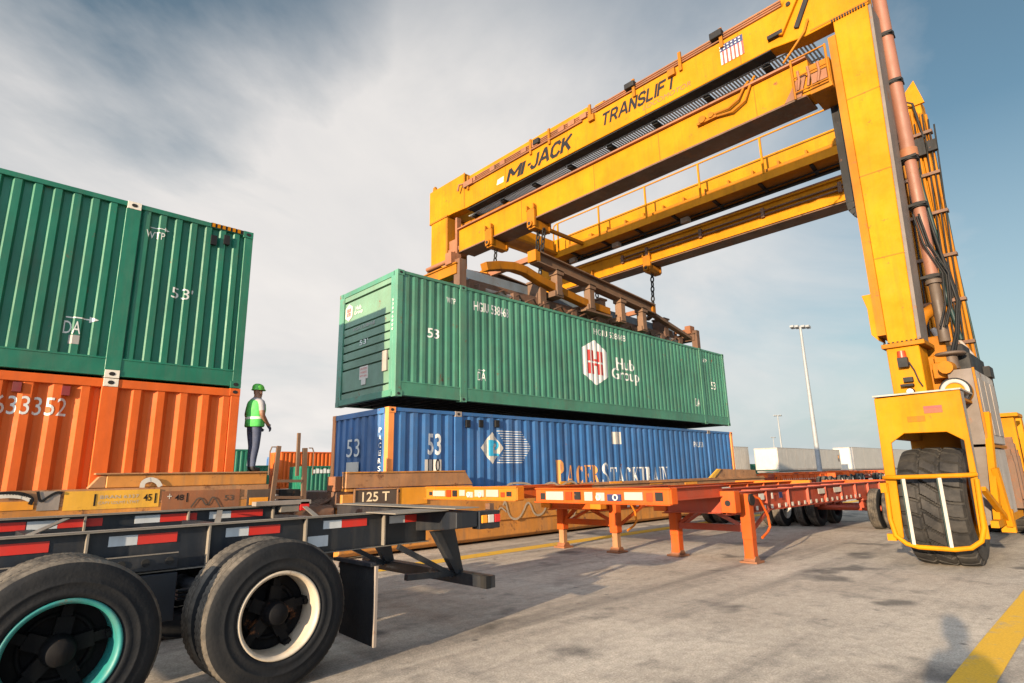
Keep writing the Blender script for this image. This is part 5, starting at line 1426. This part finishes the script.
# curved side arm
arm = MB()
ap = [onY(484, 267, 11.42), onY(497, 266, 11.42), onY(512, 267, 11.42), onY(524, 271, 11.42), onY(540, 281, 11.42), onY(564, 294, 11.42), onY(590, 306, 11.42), onY(607, 312, 11.42)]
for p, q in zip(ap, ap[1:]): arm.bar(p, q+(q-p).normalized()*.03, .26, .24)
arm.build('side_arm', YD, sp_, bevel=.01)
e_ = onY(594, 312, 11.4); MB().box(e_.x-.6, e_.x+.8, 11.25, 11.7, e_.z-.08, e_.z-.02).build('arm_shoe', M['tan'], sp_)
# two upper beams carrying the chains
for yq, tilt in ((11.35, 0), (13.55, 0)):
    ub = MB(); a = Vector((12.0, yq, 7.95)); b = Vector((18.35, yq, 7.45))
    ub.bar(a, b, .05, .30); ub.bar(a+Vector((0,0,.17)), b+Vector((0,0,.17)), .34, .04); ub.bar(a-Vector((0,0,.17)), b-Vector((0,0,.17)), .34, .04)
    uo = ub.build('upper_beam', M['tan'], sp_)
    hg = MB()
    for x in (13.0, 14.6, 16.3, 17.6):
        z = 7.95-.5*(x-12)/6.35; hg.box(x-.12, x+.12, yq-.13, yq+.13, z-.95, z-.13); hg.box(x-.17, x+.17, yq-.17, yq+.17, z-.30, z-.12); hg.box(x-.2, x+.2, yq-.1, yq+.4, z-1.0, z-.82)
    hg.build_each('hanger', M['tan'], uo, bevel=.008)
    MB().box(11.9, 12.12, yq-.17, yq+.17, 7.78, 8.14).box(18.25, 18.45, yq-.1, yq+.1, 7.3, 7.62).build_each('beam_end', YD, uo, bevel=.01)
MB().bar((12.05, 13.5, 7.95), (12.05, 11.4, 7.95), .14, .16).bar((18.3, 13.5, 7.5), (18.3, 11.4, 7.5), .14, .16).bar((9.3, 12.2, zt+.85), (12.05, 13.4, 7.9), .10, .12).build_each('cross_tie', M['rust_orange'], sp_)
lf = MB()
for y in (11.62, 13.2): lf.box(9.7, 20.9, y, y+.16, zt+.10, zt+.46)
for i in range(9): lf.box(9.9+i*1.3, 10.15+i*1.3, 11.45, 13.4, zt+.06, zt+.32)
lf.build('lower_frame', M['rust'], sp_, bevel=.01)
for x in (12.4, 15.4, 19.4): MB().box(x, x+.28, 11.5, 12.04, zt+.1, zt+1.0).box(x-.06, x+.34, 11.46, 12.04, zt+.95, zt+1.02).build('bracket', M['tan'] if x < 17 else M['rust'], sp_, bevel=.01)
md = MB()
for i in range(16):
    x = 10.5+i*.62; y = 11.6+.15*(i % 3); md.box(x, x+.3, y, y+.3, zt+.12, zt+.3+.1*(i % 4))
    md.pipe([(x, 11.5, zt+.15), (x+.3, 11.45, zt+.3), (x+.6, 11.6, zt+.2)], .03, 6)
md.box(10, 20.6, 11.75, 11.95, zt+.2, zt+.34).box(10, 20.6, 12.85, 13.05, zt+.2, zt+.34)
md.build('lock_linkage', M['rust'], sp_)
MB().tube((18.9, 11.6, zt+.22), (20.6, 11.6, zt+.22), .09, 14).tube((10.0, 11.6, zt+.22), (11.6, 11.6, zt+.22), .07, 14).build_each('hydraulic_cylinder', M['panel'], sp_)
MB().tube((20.3, 11.6, zt+.22), (20.55, 11.6, zt+.22), .12, 14).build('cylinder_gland', M['amber'], sp_)
for par, y, z1 in ((tA, 13.35, 8.05), (tB, 11.4, 8.1)):
    chain(par, (FX+.2, y, 8.95), (FX+.2, y+.1, z1))
chain(tB, (FX+.3, 11.25, 8.95), (FX+.3, 11.55, 7.2)); chain(tC, (18.3, 11.2, 8.9), (18.35, 11.3, 7.6), r=.11, w=.028); chain(tD, (18.3, 13.9, 8.9), (18.35, 13.6, 7.6), r=.11, w=.028)
# ------------------------------------------------------------------ distant containers, trailers, masts
def bg_container(label, x0, x1, y0, z0, z1, mt, w=2.5, txt=None):
    t = thing('shipping_container', label, 'container', ((x0+x1)/2, y0+w/2, z0))
    d, br = corr_profile(.34, .3, .48, .78, .05, x0); v = []
    xs = [x0+.12]+br(x0+.12, x1-.12)+[x1-.12]
    for x in xs: v += [(x, y0+.02+d(x), z0+.1), (x, y0+.02+d(x), z1-.08)]
    b = MB().add(v, [(2*i, 2*i+2, 2*i+3, 2*i+1) for i in range(len(xs)-1)]); so_ = b.build('side_panel', mt, t, fix=False)
    f = MB().box(x0, x1, y0+.1, y0+w, z0, z1-.01)
    f.box(x0, x1, y0, y0+.1, z1-.1, z1).box(x0, x1, y0, y0+.1, z0, z0+.14)
    for x in (x0, x1-.14): f.box(x, x+.14, y0-.003, y0+.12, z0+.01, z1-.003)
    k = int(w/.3)
    for i in range(k): f.box(x0-.03, x0, y0+.2+.3*i, y0+.32+.3*i, z0+.2, z1-.15)
    f.build('frame', mt, t)
    if txt:
        b = MB()
        for i in range(9): b.box(txt[1]+txt[3]*i/9, txt[1]+txt[3]*(i+.75)/9, y0-.012, y0-.004, txt[2], txt[2]+txt[4]*(.8+.2*(i % 2)))
        b.build('lettering', M['white'], so_)
    return t
def pxr(u, v, Y): p = onY(u, v, Y); return p.x, p.z
x0, zt_ = pxr(282, 451.5, 46); bg_container('distant orange container seen between the two well cars', x0, x0+12.2, 46, .9, zt_, M['orange'])
x0, zg = pxr(304, 466, 43); x1 = pxr(331, 466, 43)[0]
bg_container('distant low green container with white lettering in front of the orange one', x0, x0+6.1, 43, .1, zg, M['green'], txt=('EVERGREEN', x0+.7, zg-.55, 2.6, .35))
x0, zt_ = pxr(222, 449, 44); x1 = pxr(248, 449, 44)[0]
bg_container('distant tall green container behind the standing worker', x0, x1, 44, .5, zt_, M['green'])
x0, zg = pxr(249, 465.5, 46); x1 = pxr(270, 466, 46)[0]
bg_container('distant low green container right of the standing worker', x0, x1, 46, .1, zg, M['green'])
x0, zt_ = pxr(279.3, 456, 47); x1 = pxr(281.7, 456, 47)[0]
bg_container('distant narrow dark blue container end left of the distant orange container', x0, x1+.05, 47, .5, zt_, M['blue'], w=.0+2.4)
x0, zt_ = pxr(748, 464, 34); x1 = pxr(760, 464, 34)[0]
bg_container('distant green container between the white trailers', x0, x1+6, 34, .3, zt_, M['green'])

def trailer(label, u0, u1, v_top, v_bot, Y, group):
    """white box trailer: near end at pixel column u0 .. far end at u1 of its long side"""
    a = onY(u0, v_top, Y); b = onY(u1, v_top, Y); zt = a.z; L_ = b.x-a.x
    t = thing('box_trailer', label, 'trailer', (a.x, Y, 0), group)
    zb = onY((u0+u1)/2, v_bot, Y).z; w = 2.6
    bx = MB().box(a.x, b.x, Y, Y+w, zb, zt); bo = bx.build('box_body', M['trailer'], t, bevel=.03)
    tm = MB().box(a.x-.012, a.x+.0, Y+.0, Y+w, zt-.12, zt+.0).box(a.x-.02, b.x, Y-.02, Y+.03, zb-.1, zb+.08).box(a.x-.012, b.x, Y-.012, Y+.03, zt-.05, zt+.01)
    for yq in (Y, Y+w-.08): tm.box(a.x-.014, a.x, yq, yq+.08, zb, zt-.12)
    for i in range(1, 8): tm.box(a.x+L_*i/8-.02, a.x+L_*i/8+.02, Y-.006, Y+.01, zb+.08, zt-.06)
    tm.build('trim', M['panel'], bo)
    MB().box(a.x+.05, b.x-.2, Y+.1, Y+w-.1, zb-.3, zb-.1).build('underframe', M['trailer_dark'], t)
    for xx in (a.x+1.2, a.x+2.5):
        road_wheel(t, xx, Y+.05, .51, 'trailer', detail=False); road_wheel(t, xx, Y+w-.05, .51, 'trailer', sgn=-1, detail=False)
    lg = MB()
    for yq in (Y+.5, Y+w-.5): lg.box(b.x-2.6, b.x-2.4, yq-.08, yq+.08, 0.01, zb-.1)
    lg.build_each('landing_leg', M['trailer_dark'], t)
    return t, a, b, zb, zt, bo
G_T = 'white trailers parked beyond the rail cars'
t1, a, b, zb, zt_, bo = trailer('white box trailer with small brown emblem beside the crane leg, left of two alike', 777, 839, 447.5, 469, 26.5, G_T)
MB().box(b.x-1.0, b.x-.55, 26.488, 26.499, zt_-1.5, zt_-.65).build('emblem', M['plate'], bo)
MB().box(b.x-.93, b.x-.62, 26.48, 26.4875, zt_-1.1, zt_-.72).build('emblem', M['amber'], bo)
trailer('white box trailer partly hidden by the crane leg, right of two alike', 852, 920, 447, 468, 27.5, G_T)
x0, zz = pxr(734, 446.5, 31)
t3 = trailer('plain white box trailer end just right of the blue container', 733.5, 748, 446.5, 470, 30, G_T)

def mast(label, u, v_top, h, group=None):
    d = ray(u, v_top); t_ = (h-EYE)/d.z; p = CAM+d*t_
    t = thing('lamp_mast', label, 'lamp post', (p.x, p.y, 0), group)
    MB().tube((p.x, p.y, 0), (p.x, p.y, h-.1), h*.012+.06, 14, r2=h*.005+.04).build('pole', M['lamp_steel'], t)
    hd = MB(); s_ = h/15
    dv = Vector((RT.x, RT.y, 0)).normalized()
    c = Vector((p.x, p.y, h-.1)); hd.bar(c-dv*.8*s_, c+dv*.8*s_, .14*s_, .14*s_)
    for k in (-.75, -.3, .3, .75):
        q = c+dv*k*s_; hd.bar(q+Vector((-.25*s_,0,.05)), q+Vector((.3*s_,0,-.05)), .34*s_, .2*s_)
    hd.build('lamp_head', M['lamp_steel'], t)
    return t
mast('tall grey lamp mast rising behind the white trailers', 800, 326, 15.5)
mast('shorter distant lamp mast left of the tall one', 777.5, 415, 11)
mast('faint farthest lamp post left of the trailers', 773, 437, 9)

# row of empty chassis standing far behind
G_F = 'far orange chassis in a row beyond the track'
cf = chassis('far orange chassis standing in the row in front of the white trailers', 36.0, 16.5, M['chas'], M['chas_red'], M['chas'], G_F, length=12.2, zt=1.2, gz=1.3, detail=False)
for i, (dx, dy) in enumerate(((7.5, 1.3), (13.0, 2.5), (19.5, 3.4), (27, 3.6), (34, 5.2))):
    c = copy_tree(cf); c.location = cf.location+Vector((dx, dy, 0))
    c['label'] = 'far orange chassis standing in the row in front of the white trailers'
# parked black truck tyres of a neighbouring chassis cluster
for i, (x, y, lab) in enumerate(((17.6, 8.6, 'a'),)): pass

# ------------------------------------------------------------------ people
def rings_mesh(name, rings, mt_fn, mats, par, n=16):
    """loft of elliptical rings (centre, rx, ry) along a limb"""
    b = MB(); v = []
    for c, rx, ry in rings:
        c = Vector(c)
        for k in range(n):
            a = 2*math.pi*k/n; v.append(c+Vector((rx*math.cos(a), ry*math.sin(a), 0)))
    fs = [(i*n+k, i*n+(k+1)%n, (i+1)*n+(k+1)%n, (i+1)*n+k) for i in range(len(rings)-1) for k in range(n)]
    b.add(v, fs, 0, True)
    return b.build(name, mats, par)
def skin_body(par, joints, edges, loc, face_dir, mat_fn, mats, name='body'):
    """one continuous figure: joints {name: (pos, rx, ry)} grown with a skin modifier, baked to a mesh"""
    names = list(joints); me = bpy.data.meshes.new(name)
    c, s = math.cos(face_dir), math.sin(face_dir)
    def W(p): return (loc[0]+p[0]*c-p[1]*s, loc[1]+p[0]*s+p[1]*c, loc[2]+p[2])
    me.from_pydata([W(joints[k][0]) for k in names], [(names.index(a), names.index(b)) for a, b in edges], [])
    o = bpy.data.objects.new(name, me); COL.objects.link(o)
    sm = o.modifiers.new('skin', 'SKIN')
    sv = me.skin_vertices[0].data if me.skin_vertices else None
    if sv is None:
        bm = bmesh.new(); bm.from_mesh(me); bm.verts.layers.skin.verify(); bm.to_mesh(me); bm.free(); sv = me.skin_vertices[0].data
    for i, k in enumerate(names):
        sv[i].radius = joints[k][1:3]; sv[i].use_root = (i == 0)
    sm.use_smooth_shade = True
    o.modifiers.new('sub', 'SUBSURF').levels = 2
    dg = bpy.context.evaluated_depsgraph_get(); m2 = bpy.data.meshes.new_from_object(o.evaluated_get(dg))
    bpy.data.objects.remove(o)
    base = root_loc(par)
    for mt in mats: m2.materials.append(mt)
    inv = lambda p: Vector(((p.x-loc[0])*c+(p.y-loc[1])*s, -(p.x-loc[0])*s+(p.y-loc[1])*c, p.z-loc[2]))
    for f in m2.polygons:
        f.material_index = mat_fn(inv(f.center)); f.use_smooth = True
    for v in m2.vertices: v.co = v.co-base
    ob = bpy.data.objects.new(name, m2); COL.objects.link(ob); ob.parent = par
    return ob, W
def figure(par, loc, face, h, arms, mats, mat_fn, bulk=1.0):
    k = h/1.75
    J = {'pelvis': ((0,0,.95), .15, .105), 'waist': ((.0,0,1.10), .145, .10), 'chest': ((.005,0,1.28), .165, .12), 'collar': ((0,0,1.42), .115, .085),
         'neck': ((.01,0,1.50), .058, .058), 'jaw': ((.035,0,1.565), .062, .075), 'skull': ((.02,0,1.66), .078, .092), 'crown': ((.01,0,1.725), .055, .06)}
    E_ = [('pelvis','waist'),('waist','chest'),('chest','collar'),('collar','neck'),('neck','jaw'),('jaw','skull'),('skull','crown')]
    for s, n in ((1,'l'),(-1,'r')):
        f = .06 if s > 0 else -.03
        J['hip'+n] = ((0,.095*s,.88), .095, .09); J['knee'+n] = ((f*.6+.015,.11*s,.50), .066, .066); J['shin'+n] = ((f*.8-.01,.115*s,.32), .06, .06); J['ank'+n] = ((f-.02,.12*s,.10), .045, .048); J['heel'+n] = ((f-.01,.12*s,.045), .045, .045); J['toe'+n] = ((f+.15,.135*s,.035), .038, .035)
        E_ += [('pelvis','hip'+n),('hip'+n,'knee'+n),('knee'+n,'shin'+n),('shin'+n,'ank'+n),('ank'+n,'heel'+n),('heel'+n,'toe'+n)]
        sh, el, wr = arms[n]
        J['sho'+n] = (sh, .068, .066); J['elb'+n] = (el, .046, .046); J['wri'+n] = (wr, .033, .03)
        d = (Vector(wr)-Vector(el)).normalized(); J['hand'+n] = (tuple(Vector(wr)+d*.08), .036, .022)
        E_ += [('collar','sho'+n),('sho'+n,'elb'+n),('elb'+n,'wri'+n),('wri'+n,'hand'+n)]
        up = Vector((0,0,1)) if abs(d.z) < .7 else Vector((1,0,0)); sd = d.cross(up).normalized(); fw = sd.cross(d).normalized()
        for q in range(4):
            b0 = Vector(wr)+d*.13+fw*(.030-.02*q); L1 = (.085,.095,.09,.07)[q]
            J[f'k{q}'+n] = (tuple(b0), .0105, .0105); J[f'm{q}'+n] = (tuple(b0+d*L1*.5+sd*.012*s), .0095, .0095); J[f't{q}'+n] = (tuple(b0+d*L1*.85+sd*.035*s), .0085, .0085)
            E_ += [('hand'+n, f'k{q}'+n), (f'k{q}'+n, f'm{q}'+n), (f'm{q}'+n, f't{q}'+n)]
        b0 = Vector(wr)+d*.05+fw*.04
        J['th'+n] = (tuple(b0), .013, .013); J['tt'+n] = (tuple(b0+d*.05+fw*.025), .010, .010)
        E_ += [('wri'+n,'th'+n),('th'+n,'tt'+n)]
    for kk in J: p, a, b = J[kk]; J[kk] = (tuple(q*k for q in p), a*k*bulk, b*k*bulk)
    return skin_body(par, J, E_, loc, face, lambda p: mat_fn(p/k), mats)
def head_bits(par, W, k):
    def P(p): return Vector(W(tuple(q*k for q in p)))
    fc = MB()
    fc.add([P((.105,-.014,1.585)),P((.105,.014,1.585)),P((.135,0,1.59)),P((.10,0,1.635))], [(0,1,2),(0,2,3),(1,3,2),(0,3,1)], 0, True)   # nose
    for s in (1,-1): 
        c = P((.015,.088*s,1.61)); fc.tube(c, c+(P((.01,.1*s,1.61))-c)*1.2, .026*k, 10)
    fc.build('face_feature', M['skin'], par)
    ey = MB()
    for s in (1,-1): ey.tube(P((.092,.034*s,1.635)), P((.1,.034*s,1.635)), .010*k, 8)
    ey.bar(P((.106,-.025,1.553)), P((.106,.025,1.553)), .006, .008)
    ey.build('face_feature', M['boots'], par)

# the worker on the end of the left car
WZ = 1.716
wloc = (4.10, 11.16, WZ); wk_ = thing('person', 'man in lime green vest and green hard hat standing on the rail car end', 'person', wloc)
armsW = {'l': ((0,.20,1.40), (-.03,.27,1.14), (.15,.20,.97)), 'r': ((0,-.20,1.40), (-.02,-.27,1.14), (.17,-.19,.96))}
HW = 1.575
def wmat(p):
    if p.z < .10: return 3
    if p.z < .93 and abs(p.y) < .205: return 2
    if p.z > 1.50: return 0
    if abs(p.y) > .205 or (p.z < 1.0 and abs(p.y) > .2):
        if p.z < .88: return 4
        return 1 if p.z > 1.22 else 0
    return 1
bd_, W = figure(wk_, wloc, R(12), HW, armsW, [M['skin'], M['shirt'], M['jeans'], M['boots'], M['glove']], wmat, bulk=1.16)
kk = HW/1.75; head_bits(wk_, W, kk)
VB = 1.0
def loft(name, rings, mt, par, W, kk, n=24, smooth=True, close=True):
    v = []; b = MB()
    for (cx, cyy, cz, rx, ry) in rings:
        for q in range(n):
            a = 2*math.pi*q/n; v.append(W(tuple(t*kk for t in (cx+rx*VB*math.cos(a), cyy+ry*VB*math.sin(a), cz))))
    fs = [(i*n+q, i*n+(q+1)%n, (i+1)*n+(q+1)%n, (i+1)*n+q) for i in range(len(rings)-1) for q in range(n)]
    if close: fs.append(tuple(range((len(rings)-1)*n, len(rings)*n)))
    b.add(v, fs, 0, smooth); return b.build(name, mt, par)
VB = 1.18
vst = loft('vest', [(.0,0,.90,.135,.185),(.0,0,.92,.150,.195),(.0,0,1.02,.148,.190),(.0,0,1.12,.145,.185),(.005,0,1.25,.155,.190),(.005,0,1.36,.145,.185),(0,0,1.42,.125,.165),(0,0,1.455,.10,.125),(0,0,1.47,.075,.09)], M['vest'], wk_, W, kk, close=False)
loft('reflective_band', [(.0,0,1.05,.151,.193),(.0,0,1.10,.149,.190)], M['vest_tape'], vst, W, kk, close=False)
VB = 1.0
loft('hard_hat', [(.035,0,1.665,.15,.118),(.033,0,1.675,.15,.118),(.025,0,1.70,.125,.112),(.02,0,1.74,.120,.108),(.015,0,1.775,.10,.09),(.01,0,1.80,.06,.055),(.01,0,1.805,.02,.02)], M['helmet'], wk_, W, kk)

# the photographer, standing behind the camera: only the shadow on the pavement at lower right is in the picture
ploc = (-.52, -.17, 0); ph = thing('person', 'person in dark clothes behind the camera whose shadow falls at lower right', 'person', ploc)
armsP = {'l': ((0,.19,1.40), (.06,.25,1.14), (.27,.08,1.28)), 'r': ((0,-.19,1.40), (.06,-.25,1.14), (.27,-.08,1.28))}
bp_, Wp = figure(ph, ploc, R(30), 1.68, armsP, [M['skin'], M['boots'], M['jeans'], M['boots'], M['skin']], lambda p: 3 if p.z < .1 else 2 if p.z < .93 else 0 if p.z > 1.5 or (p.x > .24) else 1)
head_bits(ph, Wp, .96)
loft('jacket', [(.0,0,.72,.17,.23),(.0,0,.95,.18,.235),(.0,0,1.25,.17,.23),(0,0,1.40,.14,.20),(0,0,1.47,.08,.1)], M['boots'], ph, Wp, .96, close=False)
loft('hair', [(-.01,0,1.55,.10,.098),(-.005,0,1.62,.115,.108),(.0,0,1.70,.115,.105),(.005,0,1.75,.09,.085),(.005,0,1.775,.04,.04)], M['boots'], ph, Wp, .96)
